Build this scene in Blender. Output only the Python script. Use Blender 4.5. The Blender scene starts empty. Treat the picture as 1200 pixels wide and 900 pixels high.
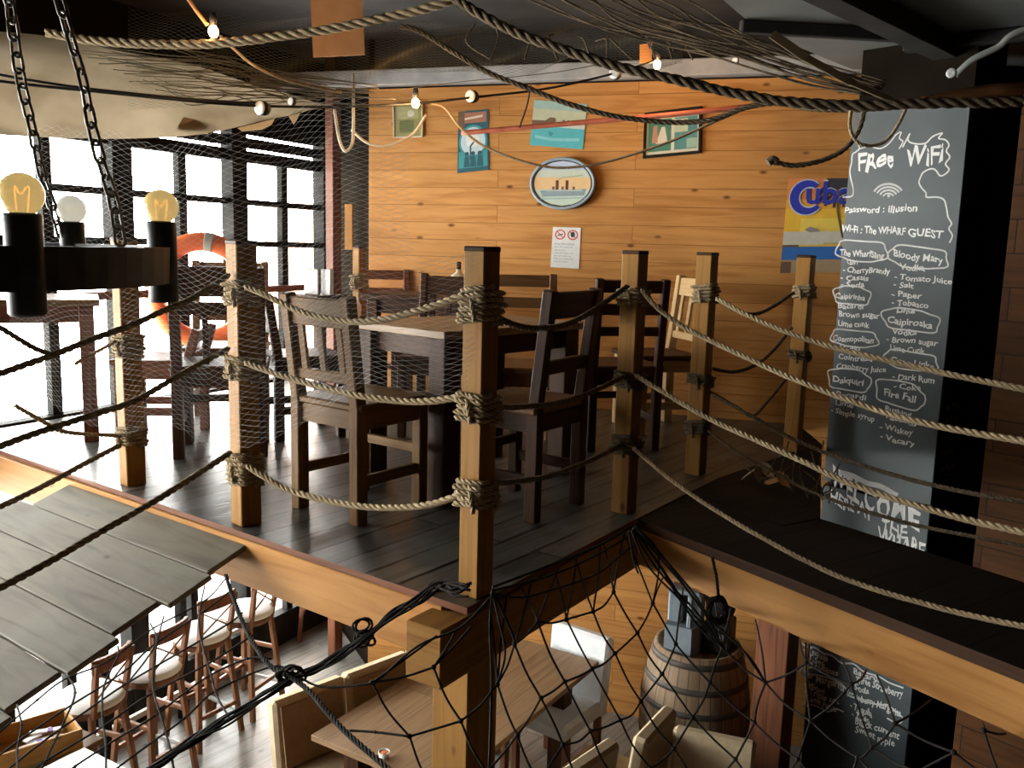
import bpy, bmesh, math, random
from mathutils import Vector, Matrix
R = random.Random(7)
C = bpy.context.scene.collection
SC = bpy.context.scene
V3 = Vector
# ------------------------------------------------------------------ camera
F = 1050.0
PITCH = math.atan(160.0 / F)
ROLL = math.radians(1.5)
EYE = V3((0, 0, 1.1))
FW = V3((0, math.cos(PITCH), -math.sin(PITCH)))
_up = V3((0, math.sin(PITCH), math.cos(PITCH)))
_rt = V3((1, 0, 0))
RT = _rt * math.cos(ROLL) + _up * math.sin(ROLL)
UP = -_rt * math.sin(ROLL) + _up * math.cos(ROLL)
cam_d = bpy.data.cameras.new('camera')
cam = bpy.data.objects.new('camera', cam_d)
C.objects.link(cam)
cam_d.sensor_width = 36.0
cam_d.lens = F * 36.0 / 1200.0
cam_d.clip_start = 0.05
m3 = Matrix((RT, UP, -FW)).transposed()
cam.matrix_world = Matrix.Translation(EYE) @ m3.to_4x4()
SC.camera = cam
# ------------------------------------------------------------------ light and exposure
SC.view_settings.view_transform = 'Standard'
SC.view_settings.look = 'None'
SC.view_settings.gamma = 1.0
SC.view_settings.use_curve_mapping = False
SC.view_settings.exposure = 0.55
W = bpy.data.worlds.new('overcast_sky')
SC.world = W
W.use_nodes = True
W.node_tree.nodes['Background'].inputs[0].default_value = (1.0, 0.985, 0.94, 1)
W.node_tree.nodes['Background'].inputs[1].default_value = 26.0
SC.cycles.use_denoising = True
SC.cycles.max_bounces = 8
SC.cycles.diffuse_bounces = 4
SC.cycles.glossy_bounces = 3
SC.cycles.transparent_max_bounces = 12
SC.cycles.caustics_reflective = False
SC.cycles.caustics_refractive = False
SC.cycles.sample_clamp_indirect = 6.0

# window wall: passes through WP, runs along WD, faces WN (into the room)
WP = V3((-2.82, 5.39, 0))
WD = V3((1.14, 2.21, 0)).normalized()
WN = V3((WD.y, -WD.x, 0))


def lamp(name, kind, loc, energy, color, size=0.1, parent=None, rot=None, **kw):
    d = bpy.data.lights.new(name, kind)
    d.energy = energy
    d.color = color
    if kind == 'AREA':
        d.shape = 'RECTANGLE'
        d.size = size
        d.size_y = kw.get('size_y', size)
    else:
        d.shadow_soft_size = size
    if kind == 'SPOT':
        d.spot_size = kw.get('spot', 1.4)
        d.spot_blend = 0.9
    o = bpy.data.objects.new(name, d)
    C.objects.link(o)
    o.location = loc
    if rot is not None:
        o.rotation_euler = rot
    if parent:
        o.parent = parent
    return o


# light portals in the window openings: they only guide the sky's own light in
for z0, z1, t0, t1 in ((0.0, 1.75, -4.9, 2.6), (-2.1, -0.2, -4.9, 2.6)):
    o = lamp('sky_portal', 'AREA', WP + WD * ((t0 + t1) / 2) - WN * 0.12 + V3((0, 0, (z0 + z1) / 2)), 1.0, (1, 1, 1), t1 - t0, size_y=z1 - z0)
    o.rotation_euler = WN.to_track_quat('-Z', 'Y').to_euler()
    o.data.cycles.is_portal = True


# ------------------------------------------------------------------ helpers: measuring
def ray(px, py):
    return FW + RT * ((px - 600) / F) - UP * ((py - 450) / F)


def onz(px, py, z):
    d = ray(px, py)
    return EYE + d * ((z - EYE.z) / d.z)


def aty(px, py, Y):
    d = ray(px, py)
    return EYE + d * (Y / d.y)


def onpl(px, py, p0, n):
    d = ray(px, py)
    return EYE + d * ((p0 - EYE).dot(n) / d.dot(n))


def vplane(p, q):
    """vertical plane through two ground points -> (point, normal)"""
    t = (V3(q) - V3(p))
    return V3(p), V3((t.y, -t.x, 0)).normalized()


def lerp(a, b, t):
    return a + (b - a) * t


def catmull(pts, n=8):
    pts = [V3(p) for p in pts]
    if len(pts) < 3:
        return [lerp(pts[0], pts[-1], i / n) for i in range(n + 1)]
    P = [pts[0] * 2 - pts[1]] + pts + [pts[-1] * 2 - pts[-2]]
    out = []
    for i in range(1, len(P) - 2):
        a, b, c, d = P[i - 1], P[i], P[i + 1], P[i + 2]
        for k in range(n):
            t = k / n
            out.append(0.5 * ((2 * b) + (c - a) * t + (2 * a - 5 * b + 4 * c - d) * t * t + (3 * b - a - 3 * c + d) * t ** 3))
    out.append(pts[-1])
    return out


def resample(pts, step):
    out = [pts[0]]
    acc = 0.0
    for a, b in zip(pts, pts[1:]):
        L = (b - a).length
        if L < 1e-9:
            continue
        d = step - acc
        while d <= L:
            out.append(lerp(a, b, d / L))
            d += step
        acc = L - (d - step)
    if (out[-1] - pts[-1]).length > step * 0.3:
        out.append(pts[-1])
    return out


# ------------------------------------------------------------------ helpers: materials
def mat(name, rough=0.6, color=(0.5, 0.5, 0.5), metal=0.0, spec=0.5):
    m = bpy.data.materials.new(name)
    m.use_nodes = True
    b = m.node_tree.nodes['Principled BSDF']
    b.inputs['Base Color'].default_value = (*color, 1)
    b.inputs['Roughness'].default_value = rough
    b.inputs['Metallic'].default_value = metal
    b.inputs['Specular IOR Level'].default_value = spec
    return m


def nd(m, t, **kw):
    n = m.node_tree.nodes.new(t)
    for k, v in kw.items():
        if k in n.inputs:
            n.inputs[k].default_value = v
        else:
            setattr(n, k, v)
    return n


def ramp(m, stops):
    n = m.node_tree.nodes.new('ShaderNodeValToRGB')
    e = n.color_ramp.elements
    while len(e) < len(stops):
        e.new(0.5)
    for el, (p, c) in zip(e, stops):
        el.position = p
        el.color = (*c, 1)
    return n


def noisy(name, c1, c2, scale=6.0, rough=0.7, bump=0.1, spec=0.4, coord='Object', stretch=(1, 1, 1), detail=4.0, metal=0.0):
    m = mat(name, rough, c1, metal, spec)
    L = m.node_tree.links
    tc = nd(m, 'ShaderNodeTexCoord')
    mp = nd(m, 'ShaderNodeMapping')
    mp.inputs['Scale'].default_value = stretch
    L.new(tc.outputs[coord], mp.inputs[0])
    n = nd(m, 'ShaderNodeTexNoise', Scale=scale, Detail=detail)
    L.new(mp.outputs[0], n.inputs['Vector'])
    r = ramp(m, [(0.35, c1), (0.7, c2)])
    L.new(n.outputs[0], r.inputs[0])
    b = m.node_tree.nodes['Principled BSDF']
    L.new(r.outputs[0], b.inputs['Base Color'])
    if bump:
        bp = nd(m, 'ShaderNodeBump', Strength=bump, Distance=0.01)
        L.new(n.outputs[0], bp.inputs['Height'])
        L.new(bp.outputs[0], b.inputs['Normal'])
    return m


def wood(name, light, dark, rough=0.5, knots=0.5, grain=1.0, spec=0.13, planks=None, seam=(0.03, 0.02, 0.012), var=0.0, bump=0.15, wear=None):
    """UV in metres, u along the grain. planks=(length, width): board joints from a brick texture."""
    m = mat(name, rough, light, 0, spec)
    N, L = m.node_tree.nodes, m.node_tree.links
    b = N['Principled BSDF']
    tc = nd(m, 'ShaderNodeTexCoord')
    uv = tc.outputs['UV']
    mp = nd(m, 'ShaderNodeMapping')
    mp.inputs['Scale'].default_value = (1.6, 24 * grain, 1)
    L.new(uv, mp.inputs[0])
    vec = mp.outputs[0]
    if planks:
        br = nd(m, 'ShaderNodeTexBrick')
        br.offset = 0.37
        br.inputs['Scale'].default_value = 1.0
        br.inputs['Brick Width'].default_value = planks[0]
        br.inputs['Row Height'].default_value = planks[1]
        br.inputs['Mortar Size'].default_value = planks[2]
        br.inputs['Mortar Smooth'].default_value = 0.2
        br.inputs['Color1'].default_value = (0, 0, 0, 1)
        br.inputs['Color2'].default_value = (1, 1, 1, 1)
        br.inputs['Mortar'].default_value = (0.5, 0.5, 0.5, 1)
        L.new(uv, br.inputs['Vector'])
        ad = nd(m, 'ShaderNodeVectorMath', operation='MULTIPLY_ADD')
        ad.inputs[1].default_value = (17.3, 41.7, 9.0)
        L.new(br.outputs['Color'], ad.inputs[0])
        L.new(vec, ad.inputs[2])
        vec = ad.outputs[0]
    n = nd(m, 'ShaderNodeTexNoise', Scale=1.0, Detail=5.0, Distortion=1.2)
    L.new(vec, n.inputs['Vector'])
    r = ramp(m, [(0.3, dark), (0.5, tuple(lerp(a, c, 0.7) for a, c in zip(dark, light))), (0.7, light)])
    L.new(n.outputs[0], r.inputs[0])
    col = r.outputs[0]
    n2 = nd(m, 'ShaderNodeTexNoise', Scale=1.3, Detail=3.0)
    L.new(uv, n2.inputs['Vector'])
    mx0 = nd(m, 'ShaderNodeMix', data_type='RGBA', blend_type='MULTIPLY')
    mx0.inputs[0].default_value = 0.5
    r2 = ramp(m, [(0.3, (0.62, 0.6, 0.58)), (0.65, (1, 1, 1))])
    L.new(n2.outputs[0], r2.inputs[0])
    L.new(col, mx0.inputs[6])
    L.new(r2.outputs[0], mx0.inputs[7])
    col = mx0.outputs[2]
    if knots:
        mk = nd(m, 'ShaderNodeMapping')
        mk.inputs['Scale'].default_value = (4.6, 9.5, 1)
        L.new(uv, mk.inputs[0])
        vo = nd(m, 'ShaderNodeTexVoronoi', Scale=1.0, Randomness=1.0)
        L.new(mk.outputs[0], vo.inputs['Vector'])
        rk = ramp(m, [(0.06, (1, 1, 1)), (0.16, (0, 0, 0))])
        L.new(vo.outputs['Distance'], rk.inputs[0])
        wn = nd(m, 'ShaderNodeMath', operation='GREATER_THAN')
        wn.inputs[1].default_value = 1 - knots * 0.6
        sx = nd(m, 'ShaderNodeSeparateColor')
        L.new(vo.outputs['Color'], sx.inputs[0])
        L.new(sx.outputs[0], wn.inputs[0])
        mu = nd(m, 'ShaderNodeMath', operation='MULTIPLY')
        L.new(rk.outputs[0], mu.inputs[0])
        L.new(wn.outputs[0], mu.inputs[1])
        mk2 = nd(m, 'ShaderNodeMix', data_type='RGBA')
        mk2.inputs[7].default_value = (*[c * 0.3 for c in dark], 1)
        L.new(mu.outputs[0], mk2.inputs[0])
        L.new(col, mk2.inputs[6])
        col = mk2.outputs[2]
    if planks:
        if var:
            mv = nd(m, 'ShaderNodeMix', data_type='RGBA', blend_type='MULTIPLY')
            mv.inputs[0].default_value = var
            rv = ramp(m, [(0.0, (0.45, 0.42, 0.40)), (1.0, (1.0, 1.0, 1.0))])
            L.new(br.outputs['Color'], rv.inputs[0])
            L.new(col, mv.inputs[6])
            L.new(rv.outputs[0], mv.inputs[7])
            col = mv.outputs[2]
        ms = nd(m, 'ShaderNodeMix', data_type='RGBA')
        ms.inputs[7].default_value = (*seam, 1)
        L.new(br.outputs['Fac'], ms.inputs[0])
        L.new(col, ms.inputs[6])
        col = ms.outputs[2]
    if wear:
        nw = nd(m, 'ShaderNodeTexNoise', Scale=3.0, Detail=6.0)
        L.new(uv, nw.inputs['Vector'])
        rw = ramp(m, [(0.5, (0, 0, 0)), (0.75, (0.7, 0.7, 0.7))])
        L.new(nw.outputs[0], rw.inputs[0])
        mw = nd(m, 'ShaderNodeMix', data_type='RGBA')
        mw.inputs[7].default_value = (*wear, 1)
        L.new(rw.outputs[0], mw.inputs[0])
        L.new(col, mw.inputs[6])
        col = mw.outputs[2]
    L.new(col, b.inputs['Base Color'])
    if bump:
        bp = nd(m, 'ShaderNodeBump', Strength=bump, Distance=0.004)
        L.new(n.outputs[0], bp.inputs['Height'])
        last = bp
        if planks:
            inv = nd(m, 'ShaderNodeMath', operation='SUBTRACT')
            inv.inputs[0].default_value = 1.0
            L.new(br.outputs['Fac'], inv.inputs[1])
            bp2 = nd(m, 'ShaderNodeBump', Strength=0.6, Distance=0.006)
            L.new(inv.outputs[0], bp2.inputs['Height'])
            L.new(bp.outputs[0], bp2.inputs['Normal'])
            last = bp2
        L.new(last.outputs[0], b.inputs['Normal'])
    return m


def emit(name, color, strength):
    m = mat(name, 0.5, color)
    b = m.node_tree.nodes['Principled BSDF']
    b.inputs['Emission Color'].default_value = (*color, 1)
    b.inputs['Emission Strength'].default_value = strength
    return m


def glassy(name, tint, alpha, rough=0.02):
    """thin clear glass: mostly see-through with a glossy skin"""
    m = bpy.data.materials.new(name)
    m.use_nodes = True
    N, L = m.node_tree.nodes, m.node_tree.links
    N.remove(N['Principled BSDF'])
    tr = nd(m, 'ShaderNodeBsdfTransparent')
    tr.inputs[0].default_value = (*tint, 1)
    gl = nd(m, 'ShaderNodeBsdfGlossy')
    gl.inputs['Roughness'].default_value = rough
    fr = nd(m, 'ShaderNodeLayerWeight')
    fr.inputs[0].default_value = alpha
    mx = nd(m, 'ShaderNodeMixShader')
    L.new(fr.outputs['Facing'], mx.inputs[0])
    L.new(tr.outputs[0], mx.inputs[1])
    L.new(gl.outputs[0], mx.inputs[2])
    L.new(mx.outputs[0], N['Material Output'].inputs[0])
    return m


def cloth(name, c1, c2, trans=0.3, scale=3.0):
    m = noisy(name, c1, c2, scale, 0.9, 0.2, 0.1)
    N, L = m.node_tree.nodes, m.node_tree.links
    b = N['Principled BSDF']
    tl = nd(m, 'ShaderNodeBsdfTranslucent')
    src = b.inputs['Base Color'].links[0].from_socket
    L.new(src, tl.inputs[0])
    mx = nd(m, 'ShaderNodeMixShader')
    mx.inputs[0].default_value = trans
    L.new(b.outputs[0], mx.inputs[1])
    L.new(tl.outputs[0], mx.inputs[2])
    L.new(mx.outputs[0], N['Material Output'].inputs[0])
    return m


M = {}
M['pine_wall'] = wood('pine_wall', (0.66, 0.33, 0.105), (0.47, 0.205, 0.055), 0.5, 0.6, 0.8, planks=(2.6, 0.122, 0.0016), seam=(0.22, 0.085, 0.024), var=0.28)
M['pine_post'] = wood('pine_post', (0.40, 0.20, 0.048), (0.27, 0.12, 0.026), 0.55, 0.35, 1.2)
M['pine_beam'] = wood('pine_beam', (0.58, 0.285, 0.085), (0.45, 0.195, 0.052), 0.55, 0.5, 0.7)
M['weathered'] = wood('weathered_deck', (0.15, 0.145, 0.13), (0.05, 0.047, 0.04), 0.33, 0.1, 1.0, 0.55, planks=(2.6, 0.15, 0.009), seam=(0.003, 0.0025, 0.002), var=0.75, wear=(0.18, 0.19, 0.185), bump=0.5)
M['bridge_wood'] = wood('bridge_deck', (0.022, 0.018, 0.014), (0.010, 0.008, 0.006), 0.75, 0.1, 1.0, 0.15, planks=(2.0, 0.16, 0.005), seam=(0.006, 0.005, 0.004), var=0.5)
M['low_floor'] = wood('lower_floor', (0.26, 0.25, 0.23), (0.13, 0.12, 0.105), 0.32, 0.1, 1.0, 0.5, planks=(2.4, 0.14, 0.003), seam=(0.02, 0.018, 0.015), var=0.4)
M['grey_plank'] = wood('grey_plank', (0.235, 0.21, 0.155), (0.14, 0.122, 0.088), 0.6, 0.25, 0.6, 0.2, wear=(0.24, 0.245, 0.20))
M['dark_wood'] = wood('dark_wood', (0.075, 0.034, 0.016), (0.030, 0.013, 0.007), 0.5, 0.0, 1.2, 0.12)
M['brown_wood'] = wood('brown_wood', (0.22, 0.115, 0.05), (0.12, 0.058, 0.024), 0.45, 0.0, 1.2, 0.15)
M['mid_wood'] = wood('mid_wood', (0.215, 0.122, 0.05), (0.115, 0.06, 0.023), 0.5, 0.0, 1.2, 0.12)
M['table_wood'] = wood('table_wood', (0.36, 0.23, 0.125), (0.22, 0.13, 0.065), 0.4, 0.1, 0.8, 0.25, planks=(2.4, 0.2, 0.002), seam=(0.08, 0.05, 0.03), var=0.3)
M['window_lit_wood'] = wood('window_lit_wood', (0.62, 0.43, 0.22), (0.45, 0.29, 0.13), 0.5, 0.0, 1.2)  # chair wood lightened to carry the strong window light on it
M['red_wood'] = wood('red_wood', (0.24, 0.095, 0.05), (0.13, 0.05, 0.027), 0.45, 0.0, 1.2)
M['stool_wood'] = wood('stool_wood', (0.22, 0.105, 0.055), (0.11, 0.05, 0.027), 0.42, 0.0, 1.2)
M['dark_panel'] = wood('dark_panelling', (0.10, 0.040, 0.012), (0.05, 0.020, 0.006), 0.6, 0.2, 0.8, planks=(1.9, 0.15, 0.003), seam=(0.02, 0.01, 0.006), var=0.4, spec=0.1)
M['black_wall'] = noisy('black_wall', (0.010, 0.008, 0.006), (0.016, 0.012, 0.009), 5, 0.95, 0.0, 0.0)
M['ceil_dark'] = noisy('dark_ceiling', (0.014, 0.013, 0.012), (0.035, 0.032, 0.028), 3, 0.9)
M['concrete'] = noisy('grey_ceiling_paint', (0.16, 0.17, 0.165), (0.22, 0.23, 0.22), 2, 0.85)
M['white_paint'] = noisy('chipped_white_paint', (0.34, 0.35, 0.35), (0.50, 0.50, 0.49), 7, 0.6, 0.2)
M['black_metal'] = noisy('black_metal', (0.012, 0.013, 0.014), (0.03, 0.032, 0.034), 20, 0.42, 0.03, 0.5)
M['frame_dark'] = noisy('dark_window_frame', (0.012, 0.012, 0.011), (0.026, 0.024, 0.022), 8, 0.7, 0.0, 0.05)
M['chain'] = noisy('dark_chain', (0.05, 0.043, 0.037), (0.11, 0.09, 0.075), 30, 0.45, 0.1, 0.5, metal=0.5)
M['rope'] = noisy('tan_rope', (0.30, 0.225, 0.13), (0.44, 0.34, 0.21), 60, 0.9, 0.3, 0.1)
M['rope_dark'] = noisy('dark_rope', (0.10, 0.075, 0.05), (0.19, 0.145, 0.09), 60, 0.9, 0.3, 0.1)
M['rope_mid'] = noisy('weathered_rope', (0.17, 0.135, 0.09), (0.28, 0.225, 0.15), 60, 0.9, 0.3, 0.1)
M['net_black'] = noisy('black_net', (0.012, 0.010, 0.009), (0.03, 0.025, 0.022), 40, 0.8, 0, 0.2)
M['net_pale'] = noisy('pale_net', (0.30, 0.30, 0.28), (0.42, 0.42, 0.39), 10, 0.8, 0, 0.2)
M['net_olive'] = noisy('olive_net', (0.13, 0.12, 0.085), (0.20, 0.185, 0.13), 10, 0.8, 0, 0.2)
M['canvas'] = cloth('tan_canvas', (0.15, 0.115, 0.07), (0.31, 0.25, 0.17), 0.45, 1.6)
M['canvas_backlit'] = cloth('backlit_canvas', (0.46, 0.36, 0.24), (0.58, 0.47, 0.33), 0.45, 1.6)  # sail cloth lightened as if daylight came through the flaps
M['board'] = noisy('chalkboard', (0.045, 0.060, 0.066), (0.082, 0.104, 0.112), 2.2, 0.5, 0.02, 0.4)
M['chalk'] = noisy('chalk', (0.75, 0.77, 0.76), (0.86, 0.87, 0.86), 90, 0.95, 0, 0.05)
M['chalk_dim'] = noisy('faint_chalk', (0.16, 0.16, 0.15), (0.25, 0.25, 0.24), 60, 0.95, 0, 0.05)
M['glass'] = glassy('window_glass', (0.96, 0.98, 0.98), 0.12)


def frosted(name, c, glow):
    """bulb glass: mostly milky with an even glow, a little see-through, glossy skin"""
    m = mat(name, 0.08, c, 0, 0.6)
    N, L = m.node_tree.nodes, m.node_tree.links
    b = N['Principled BSDF']
    b.inputs['Emission Color'].default_value = (*c, 1)
    b.inputs['Emission Strength'].default_value = glow
    tr = nd(m, 'ShaderNodeBsdfTransparent')
    tr.inputs[0].default_value = (*c, 1)
    mx = nd(m, 'ShaderNodeMixShader')
    mx.inputs[0].default_value = 0.05
    L.new(b.outputs[0], mx.inputs[1])
    L.new(tr.outputs[0], mx.inputs[2])
    L.new(mx.outputs[0], N['Material Output'].inputs[0])
    return m


M['bulb_glass'] = frosted('amber_bulb_glass', (0.72, 0.56, 0.22), 0.38)
M['bulb_pale_glow'] = frosted('pale_bulb_added_glow', (0.70, 0.68, 0.58), 0.42)  # unlit bulb, given an added glow to show before the windows
M['beige'] = noisy('beige_upholstery', (0.52, 0.41, 0.26), (0.60, 0.48, 0.31), 25, 0.85, 0.1, 0.2)
M['shaded_fabric'] = noisy('shaded_upholstery', (0.30, 0.19, 0.105), (0.36, 0.23, 0.13), 25, 0.85, 0.1, 0.2)  # beige upholstery with shade put into its colour
M['white_fabric'] = noisy('white_upholstery', (0.72, 0.76, 0.78), (0.8, 0.83, 0.84), 20, 0.8, 0.05, 0.2)
M['white_top'] = noisy('white_top', (0.74, 0.78, 0.80), (0.82, 0.85, 0.86), 4, 0.35, 0.0)
M['stave'] = wood('barrel_stave', (0.42, 0.30, 0.19), (0.24, 0.155, 0.09), 0.65, 0.2, 0.6, 0.3, planks=(3.0, 0.075, 0.0025), seam=(0.06, 0.04, 0.025), var=0.45)
M['hoop'] = noisy('barrel_hoop', (0.07, 0.06, 0.05), (0.13, 0.115, 0.10), 12, 0.6, 0.05, 0.3, metal=0.3)
M['grey_plastic'] = noisy('grey_plastic', (0.17, 0.21, 0.24), (0.21, 0.25, 0.28), 30, 0.55, 0.02)
M['black_plastic'] = noisy('black_plastic', (0.012, 0.012, 0.014), (0.025, 0.025, 0.028), 30, 0.5, 0.02)
M['orange'] = noisy('orange_rubber', (0.72, 0.12, 0.02), (0.80, 0.17, 0.035), 8, 0.5, 0.02)
M['white_plastic'] = noisy('white_plastic', (0.72, 0.73, 0.72), (0.8, 0.8, 0.79), 8, 0.5, 0.02)
M['red_pipe'] = noisy('red_pipe', (0.38, 0.10, 0.06), (0.50, 0.15, 0.09), 14, 0.5, 0.05)
M['cable'] = mat('black_cable', 0.6, (0.012, 0.011, 0.010))
M['cream_cord'] = noisy('cream_cord', (0.55, 0.48, 0.36), (0.66, 0.58, 0.45), 40, 0.8, 0.1)
M['filament'] = emit('warm_filament', (1.0, 0.45, 0.12), 14.0)
M['filament_dim'] = emit('dim_filament', (1.0, 0.6, 0.25), 4.0)
M['spark'] = emit('lit_bulb', (1.0, 0.50, 0.15), 40.0)
M['green_paper'] = mat('green_paper', 0.6, (0.2, 0.3, 0.1))
M['ochre'] = noisy('ochre_cardboard', (0.45, 0.22, 0.09), (0.55, 0.29, 0.12), 8, 0.8, 0.05)


def flat(name, c, rough=0.55):
    k = 'flat_' + name
    if k not in M:
        M[k] = noisy(name, tuple(x * 0.92 for x in c), c, 25, rough, 0.0, 0.3)
    return M[k]


# ------------------------------------------------------------------ helpers: meshes
class MB:
    """collects shapes and links them as ONE mesh object"""

    def __init__(self):
        self.v, self.f, self.uv, self.mi, self.sm = [], [], [], [], []
        self.mats = []
        self.cur = 0

    def use(self, m):
        if m not in self.mats:
            self.mats.append(m)
        self.cur = self.mats.index(m)
        return self

    def face(self, idx, uv=None, smooth=False):
        self.f.append(idx)
        self.uv.append(uv or [(0, 0)] * len(idx))
        self.mi.append(self.cur)
        self.sm.append(smooth)

    def vert(self, p):
        self.v.append(tuple(p))
        return len(self.v) - 1

    def box(self, c, size, ax=None, ch=0.003, uvo=None, long=None):
        """box at c, size along the axes ax (3 vectors), chamfered edges"""
        c = V3(c)
        ax = [V3(a) for a in ax] if ax else [V3((1, 0, 0)), V3((0, 1, 0)), V3((0, 0, 1))]
        h = [s / 2 for s in size]
        ch = min(ch, min(h) * 0.45)
        L = max(range(3), key=lambda i: size[i]) if long is None else long
        o = uvo or (R.uniform(0, 30), R.uniform(0, 30))
        idx = {}
        loc = {}
        for sx in (-1, 1):
            for sy in (-1, 1):
                for sz in (-1, 1):
                    s = (sx, sy, sz)
                    for k in range(3):
                        p = [s[i] * (h[i] - (ch if i != k else 0)) for i in range(3)]
                        w = c + ax[0] * p[0] + ax[1] * p[1] + ax[2] * p[2]
                        idx[s, k] = self.vert(w)
                        loc[idx[s, k]] = V3(p)
        faces = []
        S = (-1, 1)
        for k in range(3):
            a, b = [i for i in range(3) if i != k]
            for s in S:
                q = []
                for sa, sb in ((-1, -1), (1, -1), (1, 1), (-1, 1)):
                    t = [0, 0, 0]
                    t[k], t[a], t[b] = s, sa, sb
                    q.append(idx[tuple(t), k])
                faces.append(q)
            for sa in S:
                for sb in S:
                    t0 = [0, 0, 0]
                    t0[a], t0[b], t0[k] = sa, sb, -1
                    t1 = list(t0)
                    t1[k] = 1
                    t0, t1 = tuple(t0), tuple(t1)
                    faces.append([idx[t0, a], idx[t1, a], idx[t1, b], idx[t0, b]])
        for sx in S:
            for sy in S:
                for sz in S:
                    faces.append([idx[(sx, sy, sz), k] for k in range(3)])
        oth = [i for i in range(3) if i != L]
        flip_ax = ax[0].cross(ax[1]).dot(ax[2]) < 0
        for q in faces:
            pl = [loc[i] for i in q]
            n = (pl[1] - pl[0]).cross(pl[2] - pl[0])
            ce = sum(pl, V3()) / len(pl)
            if n.dot(ce) < 0:
                q.reverse()
                pl.reverse()
                n = -n
            k = max(range(3), key=lambda i: abs(n[i]))
            if k == L:
                uv = [(p[oth[0]] + o[0], p[oth[1]] + o[1]) for p in pl]
            else:
                j = [i for i in oth if i != k][0]
                uv = [(p[L] + o[0], p[j] + o[1] + k * 3.1) for p in pl]
            if flip_ax:
                q.reverse()
                uv.reverse()
            self.face(q, uv)
        return self

    def bar(self, p, q, sx, sy, side=None, ch=0.003, ext=0.0):
        """square bar from p to q; side: vector along which sx is measured"""
        p, q = V3(p), V3(q)
        d = (q - p)
        Ln = d.length
        d = d / Ln
        s = V3(side) if side else (V3((1, 0, 0)) if abs(d.x) < 0.9 else V3((0, 1, 0)))
        s = (s - d * s.dot(d)).normalized()
        t = d.cross(s)
        return self.box((p + q) / 2, (sx, sy, Ln + 2 * ext), (s, t, d), ch)

    def tube(self, pts, r, n=6, closed=False, cap=True, smooth=True, rfun=None):
        pts = [V3(p) for p in pts]
        m = len(pts)
        T = []
        for i in range(m):
            a = pts[(i - 1) % m] if (closed or i > 0) else pts[i]
            b = pts[(i + 1) % m] if (closed or i < m - 1) else pts[i]
            t = b - a
            T.append(t.normalized() if t.length > 1e-9 else V3((0, 0, 1)))
        s = V3((0, 0, 1)).cross(T[0])
        if s.length < 0.1:
            s = V3((1, 0, 0)).cross(T[0])
        s.normalize()
        rings = []
        acc = R.uniform(0, 5)
        us = []
        for i in range(m):
            s = (s - T[i] * s.dot(T[i]))
            if s.length < 1e-6:
                s = T[i].orthogonal()
            s.normalize()
            b = T[i].cross(s)
            rr = rfun(i / max(1, m - 1)) if rfun else r
            rings.append([self.vert(pts[i] + (s * math.cos(2 * math.pi * k / n) + b * math.sin(2 * math.pi * k / n)) * rr) for k in range(n)])
            if i:
                acc += (pts[i] - pts[i - 1]).length
            us.append(acc)
        per = 2 * math.pi * r
        for i in range(m if closed else m - 1):
            j = (i + 1) % m
            for k in range(n):
                k2 = (k + 1) % n
                self.face([rings[i][k], rings[i][k2], rings[j][k2], rings[j][k]],
                          [(us[i], k / n * per), (us[i], (k + 1) / n * per), (us[j], (k + 1) / n * per), (us[j], k / n * per)], smooth)
        if cap and not closed:
            self.face(list(reversed(rings[0])))
            self.face(rings[-1])
        return self

    def rope(self, pts, r, strands=3, n=5, pitch=None, closed=False):
        """laid rope: strands twisted round the path"""
        pitch = pitch or r * 7.0
        pts = resample(pts, pitch / 8)
        m = len(pts)
        if m < 3:
            return self
        T = [(pts[min(i + 1, m - 1)] - pts[max(i - 1, 0)]).normalized() for i in range(m)]
        s = V3((0, 0, 1)).cross(T[0])
        if s.length < 0.1:
            s = V3((1, 0, 0)).cross(T[0])
        s.normalize()
        fr = []
        for i in range(m):
            s = (s - T[i] * s.dot(T[i])).normalized()
            fr.append((s.copy(), T[i].cross(s)))
        for k in range(strands):
            q = []
            for i in range(m):
                a = 2 * math.pi * (i / 8 + k / strands)
                q.append(pts[i] + (fr[i][0] * math.cos(a) + fr[i][1] * math.sin(a)) * r * 0.5)
            self.tube(q, r * 0.54, n)
        return self

    def lathe(self, prof, c=(0, 0, 0), n=24, smooth=True, axis=None, stave=None):
        """prof: (radius, height) pairs, revolved about z (or axis=(x,y,z vectors)) at c"""
        c = V3(c)
        X, Y, Z = [V3(a) for a in axis] if axis else (V3((1, 0, 0)), V3((0, 1, 0)), V3((0, 0, 1)))
        rings = []
        for r, h in prof:
            if r < 1e-6:
                rings.append([self.vert(c + Z * h)])
            else:
                rings.append([self.vert(c + Z * h + (X * math.cos(2 * math.pi * k / n) + Y * math.sin(2 * math.pi * k / n)) * r) for k in range(n)])
        rm = max(r for r, h in prof)
        for i in range(len(prof) - 1):
            a, b = rings[i], rings[i + 1]
            u0, u1 = prof[i][1], prof[i + 1][1]
            for k in range(n):
                k2 = (k + 1) % n
                va, vb = k / n * 2 * math.pi * rm, (k + 1) / n * 2 * math.pi * rm
                if len(a) == 1 and len(b) == 1:
                    continue
                if len(a) == 1:
                    self.face([a[0], b[k2], b[k]], [(u0, va), (u1, vb), (u1, va)], smooth)
                elif len(b) == 1:
                    self.face([a[k], a[k2], b[0]], [(u0, va), (u0, vb), (u1, va)], smooth)
                else:
                    self.face([a[k], a[k2], b[k2], b[k]], [(u0, va), (u0, vb), (u1, vb), (u1, va)], smooth)
        return self

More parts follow.
